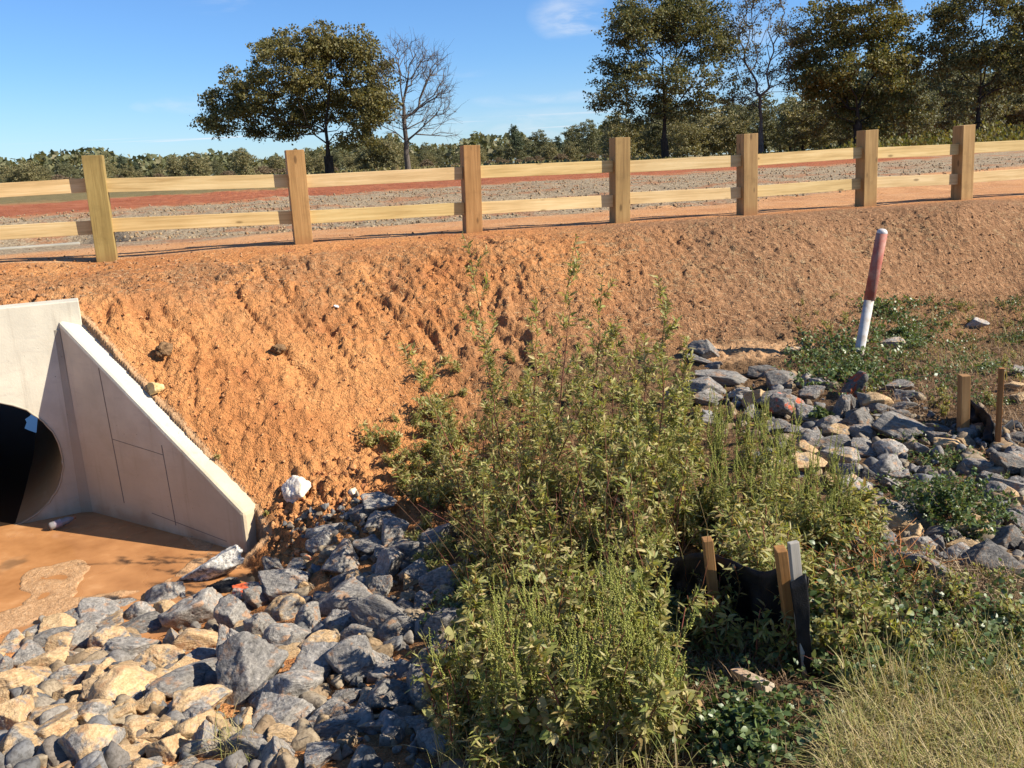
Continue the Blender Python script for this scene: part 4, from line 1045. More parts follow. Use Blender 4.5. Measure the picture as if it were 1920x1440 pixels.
def parse(s, ox, oy, k):
    out = []
    for e in s.split(';'):
        a = e.split(','); out.append((ox+float(a[0])/k, oy+float(a[1])/k, float(a[2])/k, float(a[3])/k, a[4]))
    return out
def build_rocks():
    r = np.random.default_rng(17)
    L = parse(R2, 0, 960, 3)+parse(R3, 560, 900, 3)+parse(R5, 1200, 400, 2.667)+parse(R4, 1120, 900, 2.4)
    hero = len(L)
    # more of the same pile where the photograph shows rocks between and under those
    zones = [([(-30, 1200), (200, 1145), (330, 1100), (470, 1090), (560, 1010), (680, 960), (800, 1000), (860, 1150), (840, 1440), (-30, 1450)], 40, (30, 60), 'left'),
             ([(1240, 740), (1500, 700), (1720, 760), (1940, 830), (1940, 1050), (1700, 1080), (1560, 900), (1400, 880)], 36, (22, 46), 'right'),
             ([(860, 1000), (1150, 900), (1300, 1000), (1250, 1300), (860, 1300)], 10, (30, 55), 'left')]
    for poly, n, (a, b), side in zones:
        for x, y in sample_poly(poly, n, r):
            w = r.uniform(a, b); left = x < 330+.9*(y-1180)*-1+r.normal(0, 60) if side == 'left' else False
            L.append((x, y, w, w*r.uniform(.5, .85), 't' if (side == 'left' and y > 1180 and x < 520-.3*(1440-y)+r.normal(0, 70)) or r.random() < .12 else ('d' if side == 'right' and r.random() < .3 else 'g')))
    pts = on_ground([(a[0], min(a[1]+a[3]*.22, 1800)) for a in L])
    info = []
    for k, ((x, y, w, h, c), p) in enumerate(zip(L, pts)):
        dep = float((p-EYE) @ FW); mpx = dep/F
        W, H = w*mpx, h*mpx
        k_ = 1.14 if x > 1200 else 1.07; W *= k_; H *= k_
        D = min(W, H)*r.uniform(.85, 1.15)+.25*abs(W-H)*.4
        Z = H*.92
        me = ROCKS[k % len(ROCKS)]
        o = link('rock', me)
        az = math.atan2(p[0], p[1])
        o.rotation_euler = (r.uniform(-.25, .25), r.uniform(-.28, .28), -az+r.uniform(-.3, .3)+(math.pi if r.random() < .5 else 0))
        o.scale = (W*.66, D*.70, Z*.66)
        zc = p[2]+Z*.26
        o.location = (p[0], p[1], zc)
        mud = {'t': r.uniform(.48, .80), 'm': r.uniform(.36, .52), 'g': r.uniform(-.1, .18), 'd': r.uniform(-.1, .1), 'w': r.uniform(.2, .4)}[c]
        tone = {'t': r.uniform(.85, 1.1), 'm': r.uniform(.85, 1.1), 'g': r.uniform(.75, 1.15), 'd': r.uniform(.5, .7), 'w': r.uniform(1.3, 1.5)}[c]
        o.color = (mud, tone, 0, 1)
        info.append([o, x, y, w, h, c])
    # spray-painted ones
    for (x, y) in ((450, 1076), (1556, 723), (612, 1072), (1478, 742)):
        i = min(range(hero), key=lambda i: abs(info[i][1]-x)+abs(info[i][2]-y)); q = info[i]; q[0].color = (q[0].color[0], q[0].color[1], r.uniform(.35, .5), 1); q[5] = 'o'
    label_rocks(info)
    return info
MARKS = [('the end of the concrete wing wall', 470, 1050), ('the edge of the muddy pool', 250, 1120), ('the far tip of the sand bar', 20, 1190), ('the tall pale boulder of the pile', 478, 1265),
         ('the white rubble slab', 400, 1075), ('the tallest red-stemmed weed', 930, 950), ('the light green spiky weeds', 960, 1260), ('the grass tuft among the stones', 450, 1400),
         ('the leaning marker post', 1612, 660), ('the stout brown stake by the rocks', 1806, 815), ('the slender reddish stake', 1872, 830), ('the rounded green bush in the rocks', 1785, 930),
         ('the foot of the red soil bank', 690, 940), ('the flat damp sand below the bank', 1480, 650), ('the orange-stemmed creeper', 1640, 1060), ('the leafy weeds beside the spiky patch', 1250, 760), ('the bare near end of the pile', 150, 1440)]
COLN = {'g': 'blue-grey', 't': 'tan mud-coated', 'm': 'grey and tan', 'd': 'dark slate', 'w': 'pale whitish', 'o': 'orange-sprayed'}
def label_rocks(info):
    used = {}
    rows = []
    for q in info:
        o, x, y, w, h, c = q
        asp = w/h; shp = 'flat' if asp > 2.0 else ('long' if asp > 1.55 else ('upright' if asp < .85 else ('blocky' if asp < 1.2 else 'angular')))
        area = w*h; size = 'large' if area > 4600 else ('medium' if area > 1900 else 'small')
        m_ = min(MARKS, key=lambda m: math.hypot(m[1]-x, (m[2]-y)))
        rows.append((q, '%s %s %s rock' % (size, shp, COLN[c]), m_, math.hypot(m_[1]-x, m_[2]-y)))
    by = {}
    for row in rows: by.setdefault((row[1], row[2][0]), []).append(row)
    ords = ['nearest', 'second nearest', 'third nearest', 'fourth nearest', 'fifth nearest', 'sixth nearest', 'seventh nearest', 'eighth nearest', 'ninth nearest', 'tenth nearest', 'eleventh nearest', 'twelfth nearest', 'thirteenth nearest']
    for (base, mk), rs in by.items():
        rs.sort(key=lambda a: a[3])
        for i, a in enumerate(rs):
            lab = base+' beside '+mk if len(rs) == 1 else base+', '+ords[min(i, 12)]+' to '+mk
            tag(a[0][0], lab, 'rock', 'loose riprap rocks of the bank')
ROCK_INFO = build_rocks()

def small_stones():
    """gravel-sized stones filling the pile, and crumbs of soil on the slope"""
    r = np.random.default_rng(5)
    ICO3 = ico(3); shapes = [rock_shape(900+i, ICO3, 7+i % 4, .05, 70) for i in range(10)]
    c = Acc()
    def scatter(acc, px, size, m, squash=.7, sink=.25):
        p = on_ground(px); p[:, 2] = ground_z(p[:, :2])
        n = len(p); s = size(n); k = r.integers(0, len(shapes), n)
        for j, (v, f) in enumerate(shapes):
            i = np.where(k == j)[0]
            M = frames(r.normal(size=(len(i), 3)), r)*(s[i]*.5)[:, None, None]; q = p[i].copy(); q[:, 2] += s[i]*sink
            acc.inst(v, f, q, M, m)
    mt2 = rock_material()
    mt2.name = 'small_stone'
    def isl(name, cols):
        mt, t = newmat(name); g = t.n('ShaderNodeNewGeometry'); pos = g.outputs['Position']
        k = len(cols); col = t.ramp(g.outputs['Random Per Island'], [(i/(k-1), cc) for i, cc in enumerate(cols)])
        n = t.noise(pos, 60, 4, .7); col = t.mix(t.smooth(n, .4, .65), col, t.mix(1.0, col, (.6, .58, .56), 'MULTIPLY'))
        t.out(t.principled(col, .85, t.bump(n, .5, .006), .2)); return mt
    st = isl('stone_bits', [(.10, .098, .092), (.22, .215, .205), (.30, .24, .16), (.26, .18, .10), (.15, .145, .135)])
    scatter(c, sample_poly([(-60, 1200), (330, 1110), (470, 1090), (560, 1000), (680, 940), (800, 990), (870, 1150), (850, 1500), (-60, 1500)], 520, r), lambda n: .018+.05*r.random(n)**2, 0)
    scatter(c, sample_poly([(1220, 690), (1500, 690), (1720, 740), (1980, 800), (1980, 1080), (1700, 1100), (1560, 900), (1400, 860)], 560, r), lambda n: .018+.05*r.random(n)**2, 0)
    scatter(c, sample_poly([(520, 980), (700, 930), (760, 1000), (620, 1080)], 160, r), lambda n: r.uniform(.02, .06, n), 0)
    scatter(c, sample_poly([(-60, 1220), (330, 1125), (470, 1100), (560, 1030), (680, 980), (820, 1000), (880, 1150), (860, 1500), (-60, 1500)], 260, r), lambda n: r.uniform(.07, .15, n), 0, sink=.0)
    scatter(c, sample_poly([(1250, 740), (1500, 710), (1720, 770), (1980, 830), (1980, 1060), (1700, 1080), (1560, 920), (1400, 880)], 190, r), lambda n: r.uniform(.06, .13, n), 0, sink=.0)
    tag(link('small_stones', c.mesh('small_stones', [st], False)), 'small broken stones filling the gaps of the rock piles', 'stones', kind='stuff')
    d = Acc()
    so = isl('soil_crumbs', [(0.414, 0.178, 0.063), (0.506, 0.230, 0.086), (0.575, 0.299, 0.127), (0.460, 0.184, 0.069), (0.483, 0.230, 0.086)])
    sb = isl('brown_soil_crumbs', [(0.180, 0.090, 0.041), (0.276, 0.144, 0.066), (0.384, 0.216, 0.108), (0.240, 0.120, 0.054)])
    bank = [(150, 590), (300, 540), (700, 500), (1000, 480), (1100, 760), (760, 900), (640, 990), (500, 1010), (490, 950), (300, 760)]
    pw = lambda a, b: (lambda n: a+(b-a)*r.random(n)**3)
    scatter(d, sample_poly(bank, 2200, r), pw(.005, .026), 0, sink=.15)
    scatter(d, sample_poly([(500, 1040), (520, 930), (640, 850), (720, 930), (690, 990), (560, 1050)], 420, r), pw(.008, .055), 0, sink=.1)
    scatter(d, sample_poly([(0, 500), (560, 480), (560, 520), (0, 570)], 700, r), pw(.006, .038), 1, sink=.1)
    scatter(d, sample_poly([(900, 450), (1920, 390), (1920, 560), (1480, 640), (1250, 670), (1000, 560)], 2400, r), pw(.005, .026), 1, sink=.1)
    scatter(d, sample_poly([(0, 470), (1920, 380), (1920, 420), (0, 510)], 600, r), pw(.006, .034), 1, sink=.1)
    tag(link('soil_crumbs', d.mesh('soil_crumbs', [so, sb], True)), 'crumbs and clods of orange and brown soil on the bank', 'soil', kind='stuff')
    e = Acc(); n = 26000; rr = np.random.default_rng(8)
    yy = 12+30*rr.random(n)**1.6; xx = rr.uniform(-.75, .75, n)*yy; P = np.c_[xx, yy]; _, tt = in_st(P); e1 = yy-.8*xx; e2 = yy-.93*xx
    k = (tt > 1.6) & (e1 > 14) & (e2+.42*np.clip(xx[:], 0, 16) < 35+2*(rr.random(n)-.5)); P = P[k]; z = ground_far(P); sz = .012+.055*rr.random(len(P))**2.2; kk = rr.integers(0, 4, len(P))
    for j in range(4):
        i = np.where(kk == j)[0]; v, f = rock_shape(950+j, ICO1, 7, .05, 40)
        e.inst(v, f, np.c_[P[i], z[i]+sz[i]*.1], frames(rr.normal(size=(len(i), 3)), rr)*(sz[i]*.5)[:, None, None]*np.array([1, 1, 1.]), 0)
    tag(link('gravel', e.mesh('gravel', [isl('gravel_bits', [(0.168, 0.120, 0.072), (0.263, 0.190, 0.111), (0.357, 0.275, 0.162), (0.315, 0.180, 0.085), (0.231, 0.170, 0.102)])], True)), 'coarse gravel and straw strip behind the fence', 'gravel', kind='stuff')
    return isl
def ground_far(xy):
    return fine_z(xy, macro_z(xy))
ISL = small_stones()

def special_stones():
    r = np.random.default_rng(55)
    def rock(name, x, y, w, h, mt, label, cat, seed, zf=.25, cuts=12, rough=.06, sharp=18, dz=1.0, rot=(0, 0, 0), dep=1.0):
        p = on_ground([(x, y+h*.25)])[0]; k = float((p-EYE) @ FW)/F
        v, f = rock_shape(seed, ICO4, cuts, rough, sharp)
        o = link(name, mesh_np(name, v, tris=f, mats=[mt], smooth=True)); o.scale = (w*k*.52, min(w, h)*k*.6*dep, h*k*.5*dz)
        o.location = (p[0], p[1], p[2]+h*k*dz*zf); o.rotation_euler = rot; tag(o, label, cat); return o
    def flat(name, a, b, sc=20):
        mt, t = newmat(name); pos = t.n('ShaderNodeNewGeometry').outputs['Position']; n = t.noise(pos, sc, 5, .7)
        t.out(t.principled(t.ramp(n, [(.38, a), (.62, b)]), .85, t.bump(n, .7, .012), .2)); return mt
    wh = flat('white_crumbly_stone', (.13, .125, .12), (.70, .65, .56), 34)
    o = rock('rubble_slab', 405, 1078, 125, 52, wh, 'rough white-flecked rubble slab lying between pool and wing wall', 'rubble', 3, .5, 9, .10, 14, 1.0, (0, -.42, .25))
    rock('white_stone', 556, 915, 58, 50, flat('chalky_stone', (.52, .42, .30), (.80, .74, .64), 18), 'chalky white lump stuck in the orange bank above the wing wall end', 'stone', 5, .15, 10, .08, 12)
    rock('yellow_stone', 292, 730, 32, 24, flat('yellow_stone', (.46, .31, .12), (.62, .45, .22)), 'yellowish stone resting against the top edge of the wing wall', 'stone', 6, .35)
    rock('yellow_stone', 665, 925, 26, 20, flat('cream_stone', (.6, .48, .32), (.72, .6, .42)), 'cream stone lying at the foot of the orange bank', 'stone', 16, .3)
    cl = flat('dark_clod', (.10, .055, .025), (.24, .14, .065), 40)
    rock('soil_clod', 308, 655, 32, 28, cl, 'dark round soil clod high on the orange bank', 'clod', 7, .3, 22, .14, 8)
    rock('soil_clod', 522, 655, 30, 22, cl, 'dark brown soil clod in the middle of the orange bank', 'clod', 8, .25, 22, .14, 8)
    rock('soil_clod', 236, 1072, 18, 16, flat('red_clod', (.26, .10, .04), (.42, .2, .09)), 'little red clod sticking out of the muddy pool', 'clod', 9, .3, 22, .16, 8)
    rock('soil_clod', 348, 1035, 26, 14, flat('mud_clod', (.05, .032, .02), (.11, .07, .04)), 'dark mud clod at the foot of the wing wall', 'clod', 10, .1, 22, .16, 8)
    # crumpled black plastic under the slab
    p = on_ground([(420, 1118)])[0]; v, f = rock_shape(77, ICO4, 18, .05, 10)
    v = v*(1+.16*np.abs(fbm(v*[7, 7, 1.5], 3, .6, 4)))[:, None]
    o = link('plastic_sheet', mesh_np('plastic_sheet', v, tris=f, mats=[M_CLOTH], smooth=True)); o.scale = (.11, .08, .075); o.location = (p[0], p[1], p[2]+.03)
    tag(o, 'crumpled black plastic wedged under the white rubble slab', 'plastic')
    o = link('paper_scrap', mesh_np('paper_scrap', *rock_shape(78, ICO2, 8, .02, 20)[:1], tris=ICO2[1], mats=[flat('scrap_white', (.6, .58, .55), (.75, .73, .7))])); p = on_ground([(631, 577)])[0]
    o.scale = (.03, .022, .012); o.location = (p[0], p[1], p[2]+.012); o.rotation_euler = (.4, .3, .5); tag(o, 'tiny white scrap lying high on the orange bank', 'scrap')
special_stones()

# ------------------------------------------------------------------ near vegetation
V_LEAF = leaf_mat('weed_leaves', [(0.141, 0.179, 0.042), (0.223, 0.250, 0.059), (0.318, 0.318, 0.089), (0.425, 0.383, 0.155), (0.176, 0.216, 0.054), (0.544, 0.455, 0.215), (0.248, 0.264, 0.078), (0.401, 0.264, 0.120)], .42, .5, .3)
V_DARK = leaf_mat('vine_leaves', [(.055, .095, .028), (.085, .135, .042), (.125, .175, .060), (.17, .20, .07), (.070, .115, .035)], .3, .42, .4)
V_SPIKE = leaf_mat('ragweed_spikes', [(0.274, 0.319, 0.068), (0.365, 0.388, 0.091), (0.456, 0.445, 0.137), (0.319, 0.353, 0.080)], .35, .6)
V_GRASS = leaf_mat('dry_grass_blades', [(.38, .30, .13), (.48, .38, .185), (.32, .28, .10), (.22, .24, .065), (.56, .46, .25), (.40, .29, .145), (.26, .26, .075), (.30, .31, .09)], .3, .6)
V_BROWN = leaf_mat('dead_stems', [(.14, .085, .045), (.22, .14, .075), (.30, .20, .11), (.10, .06, .035)], .15, .7)
V_ORANGE = leaf_mat('orange_stems', [(.50, .17, .045), (.62, .26, .08), (.40, .15, .05)], .2, .6)
V_STRAW = leaf_mat('straw_bits', [(.50, .38, .20), (.62, .50, .30), (.36, .25, .13), (.26, .17, .09)], .1, .7)
V_STEM = leaf_mat('red_green_stems', [(.22, .065, .045), (.17, .09, .04), (.13, .12, .04), (.28, .085, .065)], .1, .5)
# leaf templates: length 1 along y, folded on the midrib and drooping
def leaf_lance(w=.11, droop=.18):
    v = [(0, 0, 0), (w*.8, .3, .03), (0, .33, -.01), (-w*.8, .3, .03), (w*.62, .66, -droop*.3), (0, .68, -droop*.42), (-w*.62, .66, -droop*.3), (0, 1, -droop)]
    return np.array(v), np.array([(0, 1, 2), (0, 2, 3), (1, 4, 2), (4, 5, 2), (2, 5, 3), (5, 6, 3), (4, 7, 5), (5, 7, 6)])
def leaf_ovate(w=.36, droop=.12):
    v = [(0, 0, 0), (w*.75, .18, .04), (0, .25, 0), (-w*.75, .18, .04), (w, .45, .03), (-w, .45, .03), (0, .55, -.02), (w*.55, .78, -droop*.5), (-w*.55, .78, -droop*.5), (0, 1, -droop)]
    return np.array(v), np.array([(0, 1, 2), (0, 2, 3), (1, 4, 2), (4, 6, 2), (2, 6, 5), (2, 5, 3), (4, 7, 6), (6, 8, 5), (6, 7, 9), (6, 9, 8)])
LANCE, LANCE_W, OVATE, OVAL_S = leaf_lance(), leaf_lance(.17, .25), leaf_ovate(), leaf_ovate(.24, .05)

def polyline(acc, pts, r0, r1, m, sides=4):
    pts = np.asarray(pts); n = len(pts)-1; rr = np.linspace(r0, r1, n+1)
    acc.tubes(pts[:-1], pts[1:], rr[:-1], rr[1:], sides, m)
def curve(p0, p1, r, n=8, sag=.04):
    f = np.linspace(0, 1, n+1)[:, None]; w = r.normal(0, sag, 3); L = np.linalg.norm(np.asarray(p1)-p0)
    return np.asarray(p0)+(np.asarray(p1)-p0)*f+w*L*np.sin(np.pi*f)*[1, 1, .3]+np.concatenate([[[0, 0, 0]], r.normal(0, .006, (n, 3))*L])*f
def leaves_on(acc, pts, n, tmpl, size, m, r, f0=.25, spread=.8, up=.4, f1=1.0):
    pts = np.asarray(pts); u = r.uniform(f0, f1, n)*(len(pts)-1); i = np.minimum(u.astype(int), len(pts)-2); f = (u-i)[:, None]
    p = pts[i]*(1-f)+pts[i+1]*f; ax = pts[i+1]-pts[i]; ax /= np.linalg.norm(ax, axis=1, keepdims=True)
    d = r.normal(size=(n, 3)); d -= ax*np.sum(d*ax, 1, keepdims=True); d /= np.linalg.norm(d, axis=1, keepdims=True)
    d = d*spread+ax*up+r.normal(0, .15, (n, 3))
    M = frames_up(d, r, .55)*(r.uniform(size[0], size[1], n))[:, None, None]
    acc.inst(*tmpl, p, M, m)

def tall_weed(r, top, mats=None, bushy=1.0):
    """slender upright weed: reddish stem, rising side shoots, clustered narrow leaves; top is relative to the foot"""
    a = Acc(); top = np.asarray(top); H = np.linalg.norm(top)
    main = curve(np.zeros(3), top, r, 12, .035); polyline(a, main, .0050, .0014, 0, 5)
    leaves_on(a, main, int(32*H*bushy), LANCE_W, (.035, .068), 1, r, .12)
    leaves_on(a, main, int(46*bushy), LANCE_W, (.018, .042), 1, r, .78, .6, .6)
    for f in np.linspace(.25, .93, int(10*bushy)+2):
        f += r.uniform(-.04, .04); p = main[min(11, int(f*12))]; az = r.uniform(0, 6.28); l = H*r.uniform(.10, .30)*(1.15-f*.75)
        e = p+np.array([math.cos(az)*.55, math.sin(az)*.55, .85])*l; c = curve(p, e, r, 5, .06); polyline(a, c, .0018, .0006, 0, 3)
        leaves_on(a, c, int(12+36*l/.3*bushy), LANCE_W, (.02, .052), 1, r, .2, .7, .6)
    return a
def leafy_weed(r, H=.4, n=4, leaf=LANCE_W, ls=(.026, .062), lm=1, sm=0, dens=.78, wide=.55):
    a = Acc()
    for _ in range(n):
        az = r.uniform(0, 6.28); h = H*r.uniform(.6, 1.1); e = np.array([math.cos(az)*h*wide*r.random(), math.sin(az)*h*wide*r.random(), h*r.uniform(.7, 1)])
        c = curve(r.normal(0, .012, 3)*[1, 1, 0], e, r, 7, .07); polyline(a, c, .0040, .0016, sm, 4)
        leaves_on(a, c, int(24*dens), leaf, ls, lm, r, .12)
        for f in (.4, .6, .75):
            p = c[int(f*7)]; z2 = r.uniform(0, 6.28); l = h*r.uniform(.2, .4); e2 = p+np.array([math.cos(z2)*.7, math.sin(z2)*.7, .6])*l; c2 = curve(p, e2, r, 4, .06); polyline(a, c2, .0016, .0007, sm, 3)
            leaves_on(a, c2, int(13*dens), leaf, (ls[0]*.8, ls[1]*.85), lm, r, .15)
    return a
BEAD = (np.array([(.5, 0, 0), (-.25, .43, 0), (-.25, -.43, 0), (0, 0, .6), (0, 0, -.6)]), np.array([(0, 1, 3), (1, 2, 3), (2, 0, 3), (1, 0, 4), (2, 1, 4), (0, 2, 4)]))
def ragweed(r, H=.45, n=5):
    """bushy weed of many upright green flower spikes over small cut leaves"""
    a = Acc()
    for _ in range(n):
        az = r.uniform(0, 6.28); h = H*r.uniform(.7, 1.1); w = r.uniform(.05, .42)
        e = np.array([math.cos(az)*h*w, math.sin(az)*h*w, h]); c = curve(r.normal(0, .02, 3)*[1, 1, 0], e, r, 8, .06); polyline(a, c, .0032, .0012, 0, 4)
        leaves_on(a, c, 34, LANCE, (.03, .065), 1, r, .1, .9, .3, .8)
        leaves_on(a, c, 20, OVAL_S, (.02, .04), 1, r, .1, .9, .3, .8)
        spikes = [(c[-1], h*r.uniform(.25, .42))]+[(c[int(f*8)], h*r.uniform(.14, .34)) for f in r.uniform(.4, .98, 9)]
        for p, l in spikes:
            z2 = r.uniform(0, 6.28); t_ = r.uniform(.05, .4); e2 = p+np.array([math.cos(z2)*t_, math.sin(z2)*t_, 1.0])*l
            k = curve(p, e2, r, 5, .05); polyline(a, k, .0016, .0007, 2, 3)
            nb = int(26*l/.1); u = np.linspace(.18, 1, nb)*5; i = np.minimum(u.astype(int), 4); f = (u-i)[:, None]; q = k[i]*(1-f)+k[i+1]*f
            ang = r.uniform(0, 6.28, nb); q = q+np.c_[np.cos(ang), np.sin(ang), ang*0]*.0042*(1.25-.8*u/5)[:, None]
            M = frames(r.normal(size=q.shape), r)*(.0060*r.uniform(.7, 1.3, nb)*(1.2-.5*u/5))[:, None, None]; a.inst(*BEAD, q, M, 2)
    return a
def bush(r, R=.25, n=60, leaf=OVAL_S, ls=(.012, .026), dens=26):
    a = Acc()
    for _ in range(n):
        d = r.normal(size=3); d[2] = abs(d[2])*.8+.15; d /= np.linalg.norm(d); c = curve(np.zeros(3), d*R*r.uniform(.7, 1.1)*[1, 1, .9], r, 6, .08); polyline(a, c, .002, .0007, 0, 3)
        leaves_on(a, c, dens, leaf, ls, 1, r, .3, .8, .5)
    return a
def vine_mat(r, n=34, R=.22, h=.12, ls=(.02, .040)):
    a = Acc()
    for _ in range(n):
        az = r.uniform(0, 6.28); rr = R*math.sqrt(r.random()); p = np.array([math.cos(az)*rr, math.sin(az)*rr, 0]); z2 = r.uniform(0, 6.28); l = r.uniform(.08, .22)
        e = p+np.array([math.cos(z2)*l, math.sin(z2)*l, h*r.uniform(.4, 1.3)]); c = curve(p, e, r, 4, .15); polyline(a, c, .0014, .0008, 0, 3)
        leaves_on(a, c, 8, OVATE, ls, 1, r, .1, .8, .3)
    return a
def grass_blades(acc, pos, length, r, m=0, lean=.55, w=.0022):
    """curved dry blades, three segments each"""
    n = len(pos); az = r.uniform(0, 6.28, n); d = np.c_[np.cos(az), np.sin(az)]; ln = r.uniform(.15, 1.0, n)*lean*2; L = length(n)
    side = np.c_[-d[:, 1], d[:, 0], np.zeros(n)]*w*r.uniform(.7, 1.5, n)[:, None]
    fs = (0, .4, .75, 1.0); P = []
    for f in fs:
        out = ln*f**1.7; z = np.sqrt(np.maximum(.04, 1-np.minimum(ln, .95)**2*f))*f*(1-.22*ln*f)
        P.append(pos+np.c_[d*(out*L)[:, None], z*L])
    V = np.stack([P[0]-side, P[0]+side, P[1]-side*.8, P[1]+side*.8, P[2]-side*.5, P[2]+side*.5, P[3]], 1)
    T = np.array([(0, 1, 3), (0, 3, 2), (2, 3, 5), (2, 5, 4), (4, 5, 6)])
    acc.add(V, T[None]+(np.arange(n)*7)[:, None, None], m)

class Bank:
    """finished plant shapes, merged by numpy into one mesh of ground cover"""
    def __init__(self, shapes): self.s = [(np.concatenate(a.v), np.concatenate(a.t), np.concatenate(a.m)) for a in shapes]
    def into(self, acc, pts, r, smin=.7, smax=1.2, tilt=.15):
        k = r.integers(0, len(self.s), len(pts))
        for p, j in zip(pts, k):
            v, t, m = self.s[j]; z = r.uniform(0, 6.28); s = r.uniform(smin, smax)
            R = np.array([[math.cos(z), -math.sin(z), 0], [math.sin(z), math.cos(z), 0], [0, 0, 1]])*s
            R[0, 2] = r.normal(0, tilt)*s; R[1, 2] = r.normal(0, tilt)*s
            acc.add(v @ R.T+p, t, m)
def gpts(poly, n, r):
    p = on_ground(sample_poly(poly, n, r)); p[:, 2] = ground_z(p[:, :2])-.01; return p

def build_plants():
    r = np.random.default_rng(2024)
    MW = [V_STEM, V_LEAF, V_SPIKE]
    # ---- the tall slender weeds, one by one
    tall = [(925, 960, 868, 440, 'tallest slender weed with reddish stem reaching up to the fence'), (1030, 965, 1075, 440, 'tall slender weed with leafy tip rising before the bank'),
            (1015, 930, 1165, 590, 'thin weed leaning towards the marker post with narrow leaves'), (1195, 990, 1235, 515, 'tall weed with broad pale leaves beside the rocks'),
            (1150, 930, 1160, 610, 'straight thin weed with small leaves beside the broad-leaved weed'), (930, 1000, 752, 640, 'weed leaning far over the orange bank'),
            (1225, 900, 1290, 640, 'short leafy weed bending over the rocks'), (985, 940, 1008, 560, 'thin weed between the two tallest weeds'), (1090, 985, 1095, 690, 'medium weed with bushy top among the taller weeds'),
            (1205, 1110, 1180, 815, 'red-stemmed weed standing above the dark silt fabric'), (880, 1010, 800, 720, 'low weed leaning toward the wing wall'), (1262, 1050, 1300, 800, 'leafy weed growing behind the half hidden stake'),
            (960, 960, 905, 600, 'weed close beside the foot of the tallest weed'), (1080, 940, 1130, 520, 'wispy weed with bare middle and leafy top')]
    for i, (bx, by, tx, ty, lab) in enumerate(tall):
        b = gb(bx, by); t = at_dist(tx, ty, b); o = link('tall_weed', tall_weed(r, t-b, bushy=1.0 if i not in (3, 6) else 1.3).mesh('tall_weed', MW)); o.location = tuple(b)
        tag(o, lab, 'weed', 'slender weeds in front of the bank')
    # ---- a loose stand of thinner weeds round them
    for k in range(46):
        bx, by = sample_poly([(840, 1000), (930, 880), (1250, 860), (1300, 940), (1250, 1130), (900, 1130)], 1, r)[0]
        b = gb(bx, by); H = r.uniform(.38, .85)*(1.15 if by < 1000 else .9); ln = r.normal(0, .16, 2)
        o = link('slender_weed', tall_weed(r, np.array([ln[0]*H-.03, ln[1]*H, H]), bushy=r.uniform(.45, 1.0)).mesh('slender_weed', MW)); o.location = tuple(b)
        tag(o, 'thin upright weed with reddish stem in the loose stand of weeds', 'weed', 'loose stand of thin weeds')
    for k in range(40):
        bx, by = sample_poly([(850, 1200), (1240, 1160), (1260, 1450), (830, 1460)], 1, r)[0]
        b = gb(bx, by); H = r.uniform(.22, .5); ln = r.normal(0, .25, 2)
        if k % 3 == 0: o = link('slender_weed', tall_weed(r, np.array([ln[0]*H, ln[1]*H, H*1.15]), bushy=r.uniform(.7, 1.3)).mesh('slender_weed', MW))
        else: o = link('slender_weed', leafy_weed(r, H, 3, (LANCE_W, OVATE, LANCE)[k % 3], (.025, .05), 1, 0, .75).mesh('slender_weed', MW))
        o.location = tuple(b); tag(o, 'thin leafy weed mixed in among the near spiky ragweed', 'weed', 'thin weeds among the ragweed')
    for k in range(22):
        bx, by = sample_poly([(1320, 1030), (1500, 1050), (1510, 1170), (1400, 1150), (1330, 1090)], 1, r)[0]
        b = gb(bx, by); o = link('leafy_weed', leafy_weed(r, r.uniform(.18, .34), 4, (LANCE_W, LANCE)[k % 2], (.03, .06)).mesh('leafy_weed', MW)); o.location = tuple(b)
        tag(o, 'leafy weed rising behind the black silt fabric', 'weed', 'leafy weeds behind the silt fabric')
    for q_ in [(1318, 1215), (1345, 1235), (1380, 1225), (1420, 1240), (1300, 1190), (1450, 1255), (1360, 1190), (1335, 1160)]:
        b = gb(*q_); o = link('fabric_weed', leafy_weed(r, r.uniform(.16, .34), 3, LANCE_W, (.03, .055), 1, 0, .6).mesh('fabric_weed', MW)); o.location = tuple(b)
        tag(o, 'spindly weed standing in shade before the black silt fabric', 'weed', 'weeds before the silt fabric')
    for k in range(9):
        bx, by = sample_poly([(1520, 1130), (1660, 1120), (1700, 1230), (1540, 1260)], 1, r)[0]
        b = gb(bx, by); o = link('leafy_weed', leafy_weed(r, r.uniform(.16, .28), 4, OVAL_S, (.018, .036)).mesh('leafy_weed', MW)); o.location = tuple(b)
        tag(o, 'leafy weed growing just beyond the black fabric flap', 'weed', 'leafy weeds beside the fabric')
    # ---- ragweed, one plant at a time
    protos = [ragweed(r, .44, 6).mesh('ragweed', MW) for _ in range(5)]
    spots = [(885, 1405, .9), (945, 1430, 1.0), (1010, 1410, .85), (1085, 1430, 1.05), (1150, 1405, .9), (1215, 1420, .95), (930, 1340, .75), (1000, 1345, .9), (1075, 1330, .8),
             (1150, 1325, .95), (1215, 1335, .8), (1245, 1375, .7), (870, 1300, .6), (1225, 1270, .8), (1160, 1260, .9),
             (1230, 960, .8), (1290, 935, .85), (1345, 955, .9), (1400, 960, .9), (1455, 965, .9), (1505, 980, .8), (1550, 990, .75), (1590, 1010, .7), (1375, 1010, .85), (1435, 1015, .85), (1310, 1005, .85), (1335, 890, .8),
             (1405, 880, .8), (1460, 905, .75), (1495, 1035, .7), (1545, 1040, .7), (1260, 880, .75), (1425, 830, .6), (1350, 830, .6)]
    near = 15
    words = ['beside the mossy rocks', 'at the bottom corner of the rock pile', 'in the thick of the near clump', 'before the silt fabric', 'under the red-stemmed weed', 'at the dark hollow', 'behind the marker side rocks', 'next to the grassy patch']
